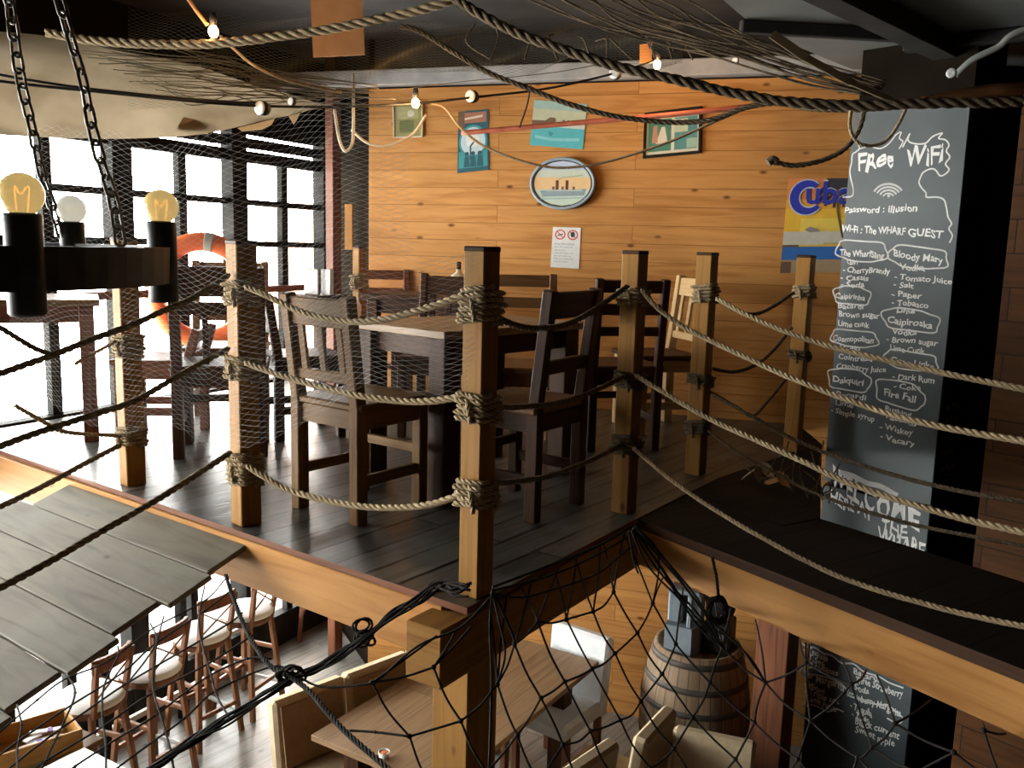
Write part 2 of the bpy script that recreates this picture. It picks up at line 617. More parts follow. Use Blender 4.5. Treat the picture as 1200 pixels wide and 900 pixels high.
    def prism(self, poly, z0, z1, udir=(1, 0), side=None):
        """polygon (x,y) ccw extruded from z0 to z1; UV along udir"""
        ux, uy = udir
        n = len(poly)
        lo = [self.vert((x, y, z0)) for x, y in poly]
        hi = [self.vert((x, y, z1)) for x, y in poly]
        uv = [(x * ux + y * uy, -x * uy + y * ux) for x, y in poly]
        self.face(hi, uv)
        self.face(list(reversed(lo)), list(reversed(uv)))
        acc = 0
        if side:
            self.use(side)
        for i in range(n):
            j = (i + 1) % n
            L = math.hypot(poly[j][0] - poly[i][0], poly[j][1] - poly[i][1])
            self.face([lo[i], lo[j], hi[j], hi[i]], [(acc, z0), (acc + L, z0), (acc + L, z1), (acc, z1)])
            acc += L
        return self

    def poly(self, pts, uv=None):
        self.face([self.vert(p) for p in pts], uv)
        return self

    def slab(self, pts, n, th):
        """planar polygon pts given thickness th along -n"""
        a = [self.vert(p) for p in pts]
        b = [self.vert(V3(p) - V3(n) * th) for p in pts]
        self.face(a)
        self.face(list(reversed(b)))
        for i in range(len(pts)):
            j = (i + 1) % len(pts)
            self.face([a[j], a[i], b[i], b[j]])
        return self

    def grid(self, rows, smooth=True, th=0):
        """surface through rows of points"""
        I = [[self.vert(p) for p in r] for r in rows]
        for i in range(len(I) - 1):
            for j in range(len(I[0]) - 1):
                self.face([I[i][j], I[i][j + 1], I[i + 1][j + 1], I[i + 1][j]],
                          [(j * .1, i * .1), (j * .1 + .1, i * .1), (j * .1 + .1, i * .1 + .1), (j * .1, i * .1 + .1)], smooth)
        return self

    def build(self, name, m=None, parent=None):
        me = bpy.data.meshes.new(name)
        me.from_pydata(self.v, [], self.f)
        if m is not None and not self.mats:
            self.mats = [m]
        for x in self.mats:
            me.materials.append(x)
        uvl = me.uv_layers.new(name='UVMap')
        flatuv = [c for f in self.uv for p in f for c in p]
        uvl.data.foreach_set('uv', flatuv)
        me.polygons.foreach_set('material_index', self.mi)
        me.polygons.foreach_set('use_smooth', self.sm)
        me.update()
        o = bpy.data.objects.new(name, me)
        C.objects.link(o)
        if parent:
            o.parent = parent
        return o


def tag(o, label, cat, group=None):
    o['label'] = label
    o['category'] = cat
    if group:
        o['group'] = group
    return o


def struct(o, kind='structure'):
    o['kind'] = kind
    return o


def thing(name, label, cat, loc=(0, 0, 0), rz=0.0, group=None):
    o = bpy.data.objects.new(name, None)
    C.objects.link(o)
    o.location = loc
    o.rotation_euler = (0, 0, rz)
    o.empty_display_size = 0.1
    return tag(o, label, cat, group)


def dup(root, loc, rz, label, group=None):
    r = root.copy()
    C.objects.link(r)
    r.location = loc
    r.rotation_euler = (0, 0, rz)
    r['label'] = label
    if group:
        r['group'] = group
    for ch in list(root.children):
        c = ch.copy()
        C.objects.link(c)
        c.parent = r
        for g in ch.children:
            d = g.copy()
            C.objects.link(d)
            d.parent = c
    return r


def moved(mesh_fn, loc):
    """build a single-mesh thing with its origin at loc: mesh_fn(mb) draws in world space"""
    mb = MB()
    mesh_fn(mb)
    mb.v = [(x - loc[0], y - loc[1], z - loc[2]) for x, y, z in mb.v]
    return mb
# ================================================================== STRUCTURE
ANG = math.radians(-36.5)
U = V3((math.cos(ANG), math.sin(ANG), 0))        # along the deck's front edge
VV = V3((-math.sin(ANG), math.cos(ANG), 0))      # across the deck, away from the viewer
Z = V3((0, 0, 1))
C0 = V3((-0.12, 2.62, 0))                        # the deck's near corner
BA = math.radians(-55.9)
BU = V3((math.cos(BA), math.sin(BA), 0))         # along the bridge
BV = V3((-math.sin(BA), math.cos(BA), 0))        # across the bridge
B0 = V3((0.555, 3.612, 0))
QA = math.radians(-49.0)
QU = V3((math.cos(QA), math.sin(QA), 0))        # along the blackboard pillar's face
QV = V3((-math.sin(QA), math.cos(QA), 0))
FLOOR = -2.25
CEIL = 2.55


def D(a, b, z=0.0):
    return C0 + U * a + VV * b + Z * z


def BR(a, b, z=0.0):
    return B0 + BU * a + BV * b + Z * z


# back wall plane (pine boards)
KP = V3((1.7, 5.85, 0))
KD = V3((math.cos(math.radians(-17)), math.sin(math.radians(-17)), 0))
KN = V3((KD.y, -KD.x, 0))                        # towards the room


def K(px, py, off=0.0):
    return onpl(px, py, KP + KN * off, KN)


def ks(p):
    return (p - KP).dot(KD)


# window wall measurements
def wt(px, py=285):
    return (onpl(px, py, WP, WN) - WP).dot(WD)


# ---- floors and ceiling
mb = MB()
mb.prism([(-8, -4), (6, -4), (6, 9), (-8, 9)], FLOOR - 0.1, FLOOR, (VV.x, VV.y))
struct(mb.build('floor', M['low_floor']))
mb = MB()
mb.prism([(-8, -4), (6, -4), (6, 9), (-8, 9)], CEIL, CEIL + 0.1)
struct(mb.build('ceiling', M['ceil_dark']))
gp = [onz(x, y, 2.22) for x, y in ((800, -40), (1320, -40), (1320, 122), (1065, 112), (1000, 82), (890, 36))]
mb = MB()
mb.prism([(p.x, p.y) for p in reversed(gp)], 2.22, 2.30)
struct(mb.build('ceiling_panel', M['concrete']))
# ---- back wall
s0, s1 = ks(K(432, 300)), 1.0
zb = 2.20
mb = MB()
mb.box(KP + KD * ((s0 + s1) / 2) - KN * 0.06 + Z * ((FLOOR + zb) / 2), (s1 - s0, 0.12, zb - FLOOR), (KD, -KN, Z), 0.001, (0, 0), 0)
struct(mb.build('wall_back', M['pine_wall']))
mb = MB()
mb.box(KP + KD * (-0.4) - KN * 0.08 + Z * ((2.2 + CEIL) / 2), (5.6, 0.1, CEIL - 2.2), (KD, -KN, Z), 0.001)
struct(mb.build('wall_back_upper', M['ceil_dark']))
# painted beam along the top of the boards
sb0, sb1 = ks(K(205, 85)), 1.1
mb = MB()
mb.box(KP + KD * ((sb0 + sb1) / 2) + KN * 0.0 + Z * 2.268, (sb1 - sb0, 0.16, 0.105), (KD, -KN, Z), 0.006)
struct(mb.build('trim_1', M['white_paint']))
# corner pieces between the boards and the windows
pc = K(432, 300)
pw = onpl(384, 285, WP, WN)
mb = MB()
dd = (pc - pw)
dd.z = 0
nn = V3((dd.y, -dd.x, 0)).normalized()
mid = (V3((pc.x, pc.y, 0)) + V3((pw.x, pw.y, 0))) / 2
mb.box(mid - nn * 0.06 + Z * ((FLOOR + CEIL) / 2), (dd.length, 0.1, CEIL - FLOOR), (dd.normalized(), -nn, Z), 0.001)
struct(mb.build('wall_corner', M['black_wall']))
pq = aty(391, 300, 6.9)
mb = MB()
mb.box(V3((pq.x, pq.y, (FLOOR + CEIL) / 2)), (0.085, 0.085, CEIL - FLOOR), (U, VV, Z), 0.004)
struct(mb.build('corner_post', M['red_wood']))
pq = aty(409, 300, 6.85)
mb = MB()
mb.box(V3((pq.x, pq.y, 1.22)), (0.065, 0.02, 0.34), (KD, KN, Z), 0.003)
struct(mb.build('trim_2', M['pine_beam']))

# ---- window wall: bays between heavy posts, each bay a window with its panes
tA, tB, tC = wt(140), wt(276), wt(380)
pitch = (tC - tA) / 2
ts = [tA + pitch * k for k in range(-4, 3)]
ZR = [1.70, 1.385, 1.075, 0.735, 0.012]           # heads and bars of the upper lights
ZL = [-0.28, -1.10, -1.98]
sill_m = M['red_wood']


def wbox(mb, t0, t1, z0, z1, th=0.06, off=0.0, ch=0.003):
    mb.box(WP + WD * ((t0 + t1) / 2) + WN * off + Z * ((z0 + z1) / 2), (t1 - t0, th, z1 - z0), (WD, -WN, Z), ch)


for k in range(len(ts) - 1):
    t0, t1 = ts[k], ts[k + 1]
    tm = (t0 + t1) / 2
    mb = MB().use(M['frame_dark'])
    pw_ = 0.075
    wbox(mb, t0 - pw_, t0 + pw_, FLOOR, 1.98, 0.12)
    if k == len(ts) - 2:
        wbox(mb, t1 - pw_, t1 + pw_, FLOOR, 1.98, 0.12)
    wbox(mb, tm - 0.035, tm + 0.035, FLOOR, ZR[0])
    for z in ZR[:3] + ZL[:2]:
        wbox(mb, t0, t1, z - 0.022, z + 0.022)
    wbox(mb, t0, t1, -0.28, 0.012, 0.10)
    wbox(mb, t0, t1, FLOOR, ZL[2], 0.10)
    # head with two open slots that show the sky
    wbox(mb, t0, t1, 1.70, 1.765, 0.03)
    wbox(mb, t0, t1, 1.785, 1.86, 0.03)
    wbox(mb, t0, t1, 1.883, 1.98, 0.03)
    mb.use(sill_m)
    wbox(mb, t0 + pw_, t1 - pw_, ZR[3] - 0.03, ZR[3] + 0.02, 0.10, 0.02)
    w_ = struct(mb.build('window_%d' % (k + 1)))
    g = MB()
    for za, zb_ in zip(ZR[1:] + ZL[1:], ZR[:-1] + ZL[:-1]):
        if zb_ - za > 1.2:
            continue
        for ta, tb in ((t0 + pw_, tm - .035), (tm + .035, t1 - pw_)):
            g.poly([WP + WD * ta + Z * za, WP + WD * tb + Z * za, WP + WD * tb + Z * zb_, WP + WD * ta + Z * zb_])
    struct(g.build('glass_pane', M['glass'], w_))
mb = MB()
wbox(mb, ts[0] - 0.3, ts[-1] + 0.35, 1.98, CEIL, 0.08)
struct(mb.build('wall_left', M['black_wall']))
# ---- remaining walls of the room
mb = MB()
a, b = WP + WD * (ts[0] - 0.3), V3((-3.6, -3.9, 0))
mb.box((V3((a.x, a.y, 0)) + b) / 2 + Z * 0.15, ((a - b).length, 0.1, CEIL - FLOOR), ((a - b).normalized(), V3((-(a - b).y, (a - b).x, 0)).normalized(), Z), 0.001)
struct(mb.build('wall_near', M['dark_panel']))  # unseen; solid over the nearest window bays to cut light from there
mb = MB()
mb.box((0, -3.95, 0.15), (12, 0.1, CEIL - FLOOR), None, 0.001)
struct(mb.build('wall_front', M['dark_panel']))
# dark recess beyond the blackboard pillar, and the boarded wall beside it
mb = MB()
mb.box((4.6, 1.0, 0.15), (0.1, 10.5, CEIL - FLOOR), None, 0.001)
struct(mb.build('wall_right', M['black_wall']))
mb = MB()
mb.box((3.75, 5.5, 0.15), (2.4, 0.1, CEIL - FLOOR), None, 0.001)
struct(mb.build('wall_recess', M['black_wall']))  # black colour stands in for the shadow in this void
q = aty(1168, 400, 4.05)
q.z = 0
mb = MB()
mb.box(q + QU * 1.2 + QV * 0.05 + Z * (CEIL + FLOOR) / 2, (2.4, 0.1, CEIL - FLOOR), (QU, QV, Z), 0.002, None, 0)
struct(mb.build('wall_right_boards', M['dark_panel']))

# ---- upper deck
e_l = V3((-3.11, 4.83, 0)) + V3((0.07, -0.02, 0))
w_c = onpl(384, 285, WP, WN)
deck = [C0, V3((0.50, 3.55, 0)), V3((1.02, 4.30, 0)), V3((1.66, 5.02, 0)), KP + KD * 0.12, pc + KN * 0.0, w_c + WN * 0.12, e_l]
mb = MB()
mb.use(M['weathered'])
mb.prism([(p.x, p.y) for p in deck], -0.022, 0.0, (VV.x, VV.y), M['red_wood'])
struct(mb.build('floor_upper'))
# fascia board under the deck's front edge, and the beam under its side
mb = MB()
mb.box(D(-1.95, 0.022, -0.115), (3.7, 0.05, 0.183), (U, VV, Z), 0.004)
struct(mb.build('fascia_beam', M['pine_beam']))
mb = MB()
eb = (deck[1] - deck[0]).normalized()
en = V3((eb.y, -eb.x, 0))
mb.box(C0 + eb * 0.565 - en * 0.075 + Z * (-0.13), (1.37, 0.14, 0.19), (eb, en, Z), 0.005)
struct(mb.build('side_beam', M['pine_post']))
mb = MB()
mb.box(D(-3.0, 0.10, -0.33), (1.9, 0.06, 0.2), (U, VV, Z), 0.004)
struct(mb.build('lower_beam', M['red_wood']))
# joists seen from below
mb = MB()
for k in range(5):
    mb.box(D(-0.5 - k * 0.62, 1.7, -0.10), (0.06, 3.0, 0.12), (U, VV, Z), 0.003)
struct(mb.build('floor_joist', M['pine_beam']))
# ---- bridge
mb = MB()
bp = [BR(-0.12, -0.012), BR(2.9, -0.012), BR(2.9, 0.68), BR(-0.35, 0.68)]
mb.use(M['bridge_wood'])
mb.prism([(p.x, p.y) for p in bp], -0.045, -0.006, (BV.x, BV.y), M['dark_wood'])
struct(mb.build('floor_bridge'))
mb = MB()
mb.box(BR(1.32, 0.03, -0.125), (3.07, 0.06, 0.165), (BU, BV, Z), 0.005)
struct(mb.build('bridge_beam', M['pine_beam']))
mb = MB()
mb.box(BR(1.45, 0.64, -0.13), (2.9, 0.06, 0.18), (BU, BV, Z), 0.005)
struct(mb.build('bridge_beam_far', M['bridge_wood']))

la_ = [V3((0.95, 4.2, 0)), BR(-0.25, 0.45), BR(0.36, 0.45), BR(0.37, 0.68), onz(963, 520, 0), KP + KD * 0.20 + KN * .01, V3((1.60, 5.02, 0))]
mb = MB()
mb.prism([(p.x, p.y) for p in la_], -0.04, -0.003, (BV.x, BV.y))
struct(mb.build('floor_landing_shaded', M['bridge_wood']))  # part of the deck, its shade put in as near-black wood
# ---- blackboard pillar
PL = aty(984, 375, 5.15)
PL.z = 0
t_ = 0.605
PB = QV  # outward is -QV (towards the viewer)


def PP(px, py, off=0.0):
    return onpl(px, py, PL - QV * off, QV)


pwid = (PP(1113, 375) - PP(984, 375)).dot(QU)
mb = MB()
mb.box(PL + QU * (pwid / 2 + 0.004) + QV * 0.19 + Z * (CEIL + FLOOR) / 2, (pwid + 0.0, 0.36, CEIL - FLOOR), (QU, QV, Z), 0.002)
struct(mb.build('pillar', M['black_wall']))

# ---- posts under the deck
pf = V3((1.60, 4.98, 0))
mb = MB()
mb.box(D(-0.10, 0.12, (FLOOR - 0.225) / 2), (0.155, 0.155, -0.225 - FLOOR), (U, VV, Z), 0.006)
struct(mb.build('support_post', M['pine_post']))
mb = MB()
mb.box(pf + Z * (FLOOR - 0.035) / 2, (0.19, 0.19, -0.035 - FLOOR), (U, VV, Z), 0.006)
struct(mb.build('support_post_dark', M['red_wood']))

# outside: the building across the way
bx = onpl(352, 250, WP, WN)
bld = thing('exterior_building', 'tan building outside, seen through the last window pane', 'building', (bx.x - 0.75, bx.y + 4.1, FLOOR))
mb = MB()
mb.box((0, 0, 1.85), (1.1, 0.8, 3.7), (WD, WN, Z), 0.01)
mb.build('facade', flat('tan_render', (0.62, 0.36, 0.24)), bld)
mb = MB()
mb.box((0, 0, 3.75), (1.25, 0.95, 0.12), (WD, WN, Z), 0.02)
mb.build('parapet', flat('brown_render', (0.45, 0.22, 0.15)), bld)

# ================================================================== RAILING POSTS
POST = {
    'A': (V3((-1.70, 3.93, 0)), 'second post of the rope railing, behind the hanging black chandelier', 1.1),
    'B': (V3((-1.03, 3.40, 0)), 'pine railing post in front of the dark chair and the orange lifebuoy', 1.1),
    'C': (V3((-0.10, 2.74, 0)), 'tall pine corner post of the deck, nearest to the table', 1.1),
    'D': (V3((0.49, 3.70, 0)), 'pine railing post where deck and bridge meet, at the near side of the bridge', 1.1),
    'E': (V3((0.93, 4.38, 0)), 'pine railing post in front of the brightly lit slatted chair', 1.1),
    'F': (V3((1.60, 4.98, 0)), 'slim pine railing post below the yellow and blue poster', 1.1),
    'G': (aty(421, 284, 6.1), 'short railing post in the far corner beside the window', 1.08),
}
for k, (p, lab, h) in POST.items():
    w = 0.065 if k == 'G' else 0.086 if k in 'AB' else 0.08
    p.z = 0
    t = thing('railing_post', lab, 'post', p, 0, 'pine posts of the rope railing')
    z0 = 0.0
    mb = MB()
    pu = U if k not in 'AB' else V3((math.cos(ANG - .15), math.sin(ANG - .15), 0))
    pv = V3((-pu.y, pu.x, 0))
    mb.box((0, 0, (h + z0) / 2), (w, w, h - z0), (pu, pv, Z), 0.004)
    mb.build('shaft', M['pine_post'], t)
    mb = MB()
    mb.box((0, 0, h - 0.008), (w + 0.003, w + 0.003, 0.018), (pu, pv, Z), 0.007)
    mb.build('cap', M['dark_wood'], t)

# ================================================================== ROPE LASHINGS
LASH = [
    ('A', 0.63, 6, 'rope lashing halfway up the post behind the chandelier'),
    ('A', 0.22, 5, 'rope lashing near the foot of the post behind the chandelier'),
    ('B', 0.90, 5, 'rope lashing near the top of the post before the lifebuoy'),
    ('B', 0.62, 5, 'rope lashing halfway up the post before the lifebuoy'),
    ('B', 0.22, 7, 'thick rope lashing at the foot of the post before the lifebuoy'),
    ('C', 0.92, 6, 'top rope lashing of the deck corner post'),
    ('C', 0.61, 5, 'middle rope lashing of the deck corner post'),
    ('C', 0.33, 5, 'lowest rope lashing of the deck corner post'),
    ('D', 0.91, 4, 'top rope lashing of the post at the bridge entrance'),
    ('D', 0.57, 4, 'middle rope lashing of the post at the bridge entrance'),
    ('D', 0.29, 5, 'lowest rope lashing of the post at the bridge entrance'),
    ('E', 0.90, 5, 'top rope lashing of the post before the brightly lit slatted chair'),
    ('E', 0.48, 3, 'middle rope lashing of the post before the brightly lit slatted chair'),
    ('E', 0.24, 4, 'lowest rope lashing of the post before the brightly lit slatted chair'),
    ('F', 0.90, 4, 'rope lashing of the slim post below the yellow and blue poster'),
    ('F', 0.55, 3, 'dark rope lashing halfway up the slim post below the poster'),
    ('G', 0.84, 6, 'rope lashing on the short post in the far corner'),
]


def lash_pts(p, z, turns, half, r):
    pts = []
    n = 16
    tot = turns * n
    for i in range(tot + 1):
        a = 2 * math.pi * i / n
        x, y = math.cos(a), math.sin(a)
        s = 1.0 / max(abs(x), abs(y))
        k = lerp(1.0, s, 0.8)
        rr = (half + r * 1.1)
        wob = 0.004 * math.sin(i * 1.7 + z * 40) + R.uniform(-.002, .003)
        zz = z + (i / tot - 0.5) * turns * r * 1.95 + 0.006 * math.sin(a + z * 9)
        pts.append(p + U * (x * k * rr + wob) + VV * (y * k * rr + wob) + Z * zz)
    return pts


for k, z, turns, lab in LASH:
    p = POST[k][0]
    half = 0.040 if k != 'G' else 0.033
    r = 0.0095 if k in 'CB' else 0.009
    mb = MB()
    base = (p.x, p.y, z)
    mb.rope([q - V3(base) for q in lash_pts(p, z, turns, half, r)], r)
    # a loose tucked end
    e = -VV * (half + 0.012) + U * R.uniform(-.02, .02)
    mb.rope(catmull([e + Z * 0.02, e - VV * 0.012 + Z * 0.0 + U * .012, e - VV * 0.008 - Z * 0.045 + U * .02], 6), r * 0.9)
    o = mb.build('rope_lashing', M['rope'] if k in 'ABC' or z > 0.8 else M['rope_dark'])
    o.location = base
    tag(o, lab, 'rope', 'rope lashings on the railing posts')

# ================================================================== RAILING ROPES
PA, PB_, PC, PD, PE, PF = (POST[k][0] for k in 'ABCDEF')
PL_BC = vplane(PB_ - VV * 0.04, PC - VV * 0.04)
PL_CD = vplane(PC + U * 0.03, PD + U * 0.0)
PL_NR = vplane(PD - BV * 0.05, PD - BV * 0.05 + BU)
PL_FR = vplane(PE - BV * 0.05, PE - BV * 0.05 + BU)
PL_EF = vplane(PE, PF)
PL_AB = vplane(PB_ - VV * 0.05, V3((-1.55, 2.55, 0)))
PL_AL = vplane(PA - VV * 0.04, V3((-2.1, 3.0, 0)))
ROPES = [
    (PL_BC, [(288, 336), (312, 346), (340, 360), (368, 370), (410, 377), (450, 374), (500, 361), (545, 345)], .0125, 'rope', 'top rope of the railing in front of the slat-backed chair'),
    (PL_BC, [(288, 425), (318, 436), (346, 445), (412, 462), (470, 470), (505, 470), (545, 464)], .0125, 'rope', 'middle rope of the railing in front of the slat-backed chair'),
    (PL_BC, [(290, 546), (312, 560), (340, 575), (400, 590), (450, 595), (500, 592), (545, 578)], .0125, 'rope', 'lowest rope of the railing in front of the slat-backed chair'),
    (PL_CD, [(572, 366), (600, 380), (630, 385), (665, 380), (695, 364), (735, 336)], .0115, 'rope_dark', 'top rope between corner post and bridge post'),
    (PL_CD, [(570, 478), (610, 477), (650, 473), (690, 461), (735, 440)], .0105, 'rope_dark', 'middle rope between corner post and bridge post'),
    (PL_CD, [(565, 567), (600, 565), (640, 559), (680, 545), (728, 522)], .0105, 'rope_dark', 'lowest rope between corner post and bridge post'),
    (PL_NR, [(752, 340), (772, 362), (805, 385), (860, 412), (940, 448), (1060, 490), (1200, 517), (1320, 532)], .0105, 'rope', 'rope from the top of the bridge post across the middle of the blackboard'),
    (PL_NR, [(745, 440), (775, 458), (830, 490), (900, 522), (950, 545), (1000, 568), (1100, 600), (1200, 624), (1320, 645)], .0105, 'rope', 'rope across the foot of the blackboard and the chalked welcome'),
    (PL_NR, [(742, 525), (790, 565), (850, 605), (930, 650), (1000, 682), (1100, 712), (1200, 734), (1320, 752)], .009, 'rope', 'lowest rope of the bridge railing, just above its dark planks'),
    (PL_FR, [(840, 350), (890, 376), (960, 402), (1060, 427), (1200, 456), (1320, 475)], .0125, 'rope', 'highest of the ropes crossing the blackboard'),
    (PL_FR, [(835, 462), (880, 487), (920, 510), (980, 535), (1060, 560), (1150, 580), (1320, 605)], .0095, 'rope_dark', 'dark thin rope behind, on the far side of the bridge'),
    (PL_FR, [(830, 505), (850, 520), (875, 537), (905, 552), (960, 580), (1060, 612), (1200, 640)], .008, 'rope_dark', 'lowest dark rope on the far side of the bridge'),
    (PL_EF, [(836, 346), (862, 364), (885, 368), (905, 360), (930, 343)], .010, 'rope_dark', 'upper dark rope sagging to the slim post below the poster'),
    (PL_EF, [(834, 432), (860, 436), (885, 428), (905, 412), (928, 384)], .010, 'rope_dark', 'lower dark rope sagging to the slim post below the poster'),
    (PL_EF, [(830, 458), (865, 478), (882, 488), (900, 470), (925, 440)], .008, 'rope_dark', 'dark rope forming a V below the slim post'),
    (PL_AB, [(268, 322), (225, 350), (190, 365), (157, 380), (110, 397), (62, 416), (0, 438), (-60, 458)], .0115, 'rope_mid', 'upper dark rope leading from post to lower side of the chandelier'),
    (PL_AB, [(268, 408), (257, 414), (210, 440), (157, 470), (100, 489), (50, 505), (0, 523), (-60, 545)], .0115, 'rope_mid', 'second dark rope crossing the bright window light'),
    (PL_AB, [(270, 530), (240, 550), (180, 588), (120, 622), (60, 657), (0, 689), (-60, 720)], .0125, 'rope_mid', 'thick dark rope running over the grey plank awning'),
    (PL_AL, [(140, 522), (100, 543), (50, 570), (0, 594), (-60, 620)], .0125, 'rope_mid', 'dark rope running past the upper corner of the grey plank awning'),
    (PL_AB, [(58, 415), (40, 408), (20, 396), (0, 384), (-50, 356)], .009, 'rope_mid', 'short rope branching from a knot in the window glare'),
    (PL_AL, [(150, 512), (127, 510), (90, 508), (67, 503), (40, 488), (17, 475)], .010, 'rope', 'loose rope end drooping beside the post in the window glare'),
    (PL_AL, [(142, 396), (118, 410), (100, 419), (88, 427)], .009, 'rope', 'short frayed rope end beside the post in the window glare'),
]
for (p0, n_), pts, r, mt, lab in ROPES:
    P = [onpl(x, y, p0, n_) for x, y in pts]
    if not 0 < pts[-1][0] < 1200:
        P.append(P[-1] + (P[-1] - P[-2]).normalized() * .7)
    o = P[0].copy()
    mb = MB()
    mb.rope([q - o for q in catmull(P, 10)], r)
    ob = mb.build('railing_rope', M[mt])
    ob.location = o
    tag(ob, lab, 'rope', 'ropes of the deck and bridge railing')
# ================================================================== FURNITURE ON THE DECK
def make_chair(label, m, style, loc, rz, w=0.41, d=0.41, H=0.92, seat=0.46, group='wooden chairs on the upper deck', leg=0.045, seatm=None):
    """chair facing +y; its back at -y"""
    t = thing('wooden_chair', label, 'chair', loc, rz, group)
    hw, hd = w / 2 - leg / 2, d / 2 - leg / 2
    rake = 0.055
    for s in (-1, 1):
        mb = MB()
        mb.bar((s * hw, -hd, 0), (s * hw, -hd, seat), leg, leg * 1.15, (1, 0, 0), 0.004)
        mb.bar((s * hw, -hd, seat - 0.01), (s * hw, -hd - rake, H), leg * 0.95, leg * 1.05, (1, 0, 0), 0.005)
        mb.build('leg', m, t)
    for s in (-1, 1):
        mb = MB()
        mb.bar((s * hw, hd, 0), (s * hw, hd, seat - 0.02), leg, leg, (1, 0, 0), 0.004)
        mb.build('leg', m, t)
    mb = MB()
    mb.box((0, 0.012, seat - 0.002), (w + 0.02, d + 0.015, 0.03), None, 0.008)
    mb.build('seat', seatm or m, t)
    mb = MB()
    for s in (-1, 1):
        mb.box((0, s * hd, seat - 0.055), (w - leg, 0.022, 0.075), None, 0.002)
        mb.box((s * hw, 0, seat - 0.055), (0.022, d - leg, 0.075), None, 0.002)
    mb.build('seat_frame', m, t)
    for s in (-1, 1):
        mb = MB()
        mb.box((s * hw, 0, 0.17), (0.022, d - leg, 0.045), None, 0.003)
        mb.build('stretcher', m, t)
    mb = MB()
    mb.box((0, hd, 0.25), (w - leg, 0.022, 0.04), None, 0.003)
    mb.build('stretcher', m, t)
    by = lambda z: -hd - rake * (z - seat) / (H - seat)

    def rail(z0, z1, th=0.024):
        mb = MB()
        mb.bar((-hw, by((z0 + z1) / 2), (z0 + z1) / 2), (hw, by((z0 + z1) / 2), (z0 + z1) / 2), th, z1 - z0, (0, 1, 0.12), 0.005)
        mb.build('back_rail', m, t)

    if style == 'slat':
        rail(H - 0.125, H - 0.012)
        rail(seat + 0.085, seat + 0.13)
        n = 3
        for i in range(n):
            x = (i - (n - 1) / 2) * (w - leg) / (n + 0.0) * 0.95
            mb = MB()
            mb.bar((x, by(seat + .1), seat + 0.10), (x, by(H - .1), H - 0.10), 0.036, 0.016, (1, 0, 0), 0.003)
            mb.build('back_slat', m, t)
    elif style == 'open':
        rail(H - 0.115, H - 0.008)
        rail(seat + 0.14, seat + 0.20)
    elif style == 'ladder':
        rail(H - 0.075, H - 0.008)
        rail(H - 0.195, H - 0.135)
        rail(H - 0.31, H - 0.26)
    elif style == 'broad':
        rail(H - 0.15, H)
        rail(H - 0.24, H - 0.175)
        for i in range(2):
            x = (i - .5) * 0.12
            mb = MB()
            mb.bar((x, by(seat + .02), seat + 0.02), (x, by(H - .2), H - 0.2), 0.03, 0.016, (1, 0, 0), 0.003)
            mb.build('back_slat', m, t)
    return t


def face(v):
    """rotation that turns local +y to the direction v"""
    return math.atan2(-v.x, v.y)


def gp(px, py, z=0.0):
    p = onz(px, py, z)
    return V3((p.x, p.y, 0))


# front chair with slats
l1, l2 = gp(347, 596), gp(414, 616)
ax_ = (l2 - l1).normalized()
fw_ = V3((-ax_.y, ax_.x, 0))
c_ = (l1 + l2) / 2 + fw_ * 0.20
make_chair('slat-backed brown chair nearest the railing, its back to the ropes', M['mid_wood'], 'slat', c_, face(fw_), w=0.40, d=0.40, H=0.90, seat=0.47, leg=0.05)
# dark chair at the table end, between corner post and bridge post
l1, l2 = gp(617, 612), gp(674, 588)
ax_ = (l2 - l1).normalized()
fw_ = V3((-ax_.y, ax_.x, 0))
make_chair('dark open-backed chair between the corner post and the bridge post', M['dark_wood'], 'open', (l1 + l2) / 2 + fw_ * 0.15, face(fw_), w=0.40, d=0.38, H=0.94, leg=0.048, seatm=M['brown_wood'])
# chair across the table, facing the viewer
make_chair('ladder-backed chair behind the corner post, facing this way across the table', M['brown_wood'], 'ladder', V3((0.04, 4.90, 0)), math.radians(182), w=0.42, d=0.42, H=0.955)
# chair behind the bridge post
l1, l2 = gp(692, 529), gp(767, 527)
ax_ = (l2 - l1).normalized()
fw_ = V3((-ax_.y, ax_.x, 0))
make_chair('dark ladder-backed chair behind the bridge post, its back this way', M['dark_wood'], 'ladder', (l1 + l2) / 2 + fw_ * 0.2, face(fw_), w=0.42, d=0.42, H=0.95)
# slatted chair, the windows' light put into its lightened wood
make_chair('brightly lit slatted chair by the pine wall, facing the window light', M['window_lit_wood'], 'slat', V3((0.90, 5.55, 0)), math.radians(106), w=0.42, d=0.40, H=0.95, seat=0.47, leg=0.05, seatm=M['dark_wood'])
# chairs at and around the far table
make_chair('dark chair at the far side of the table, its top rail above the tabletop', M['dark_wood'], 'slat', V3((-0.44, 5.22, 0)), math.radians(168), w=0.36, d=0.40, H=0.93)
make_chair('reddish chair by the pine wall behind the far table', M['red_wood'], 'ladder', V3((-0.93, 6.38, 0)), math.radians(192), w=0.40, d=0.30, H=0.92)
make_chair('dark chair with flared legs under the window sill', M['dark_wood'], 'open', V3((-1.22, 5.12, 0)), math.radians(-60), w=0.40, d=0.40, H=0.80)
# chairs by the windows
make_chair('broad-backed dark chair in front of the orange lifebuoy', M['dark_wood'], 'broad', V3((-1.52, 4.64, 0)), math.radians(14), w=0.46, d=0.40, H=0.97, leg=0.055)
make_chair('dark chair further back, its top rail showing over the broad-backed chair', M['brown_wood'], 'open', V3((-1.74, 5.42, 0)), math.radians(190), w=0.46, d=0.40, H=0.97)
make_chair('brown chair in the window glare beside the high table', M['red_wood'], 'ladder', V3((-1.95, 4.95, 0)), math.radians(95), w=0.40, d=0.40, H=0.62, seat=0.44)


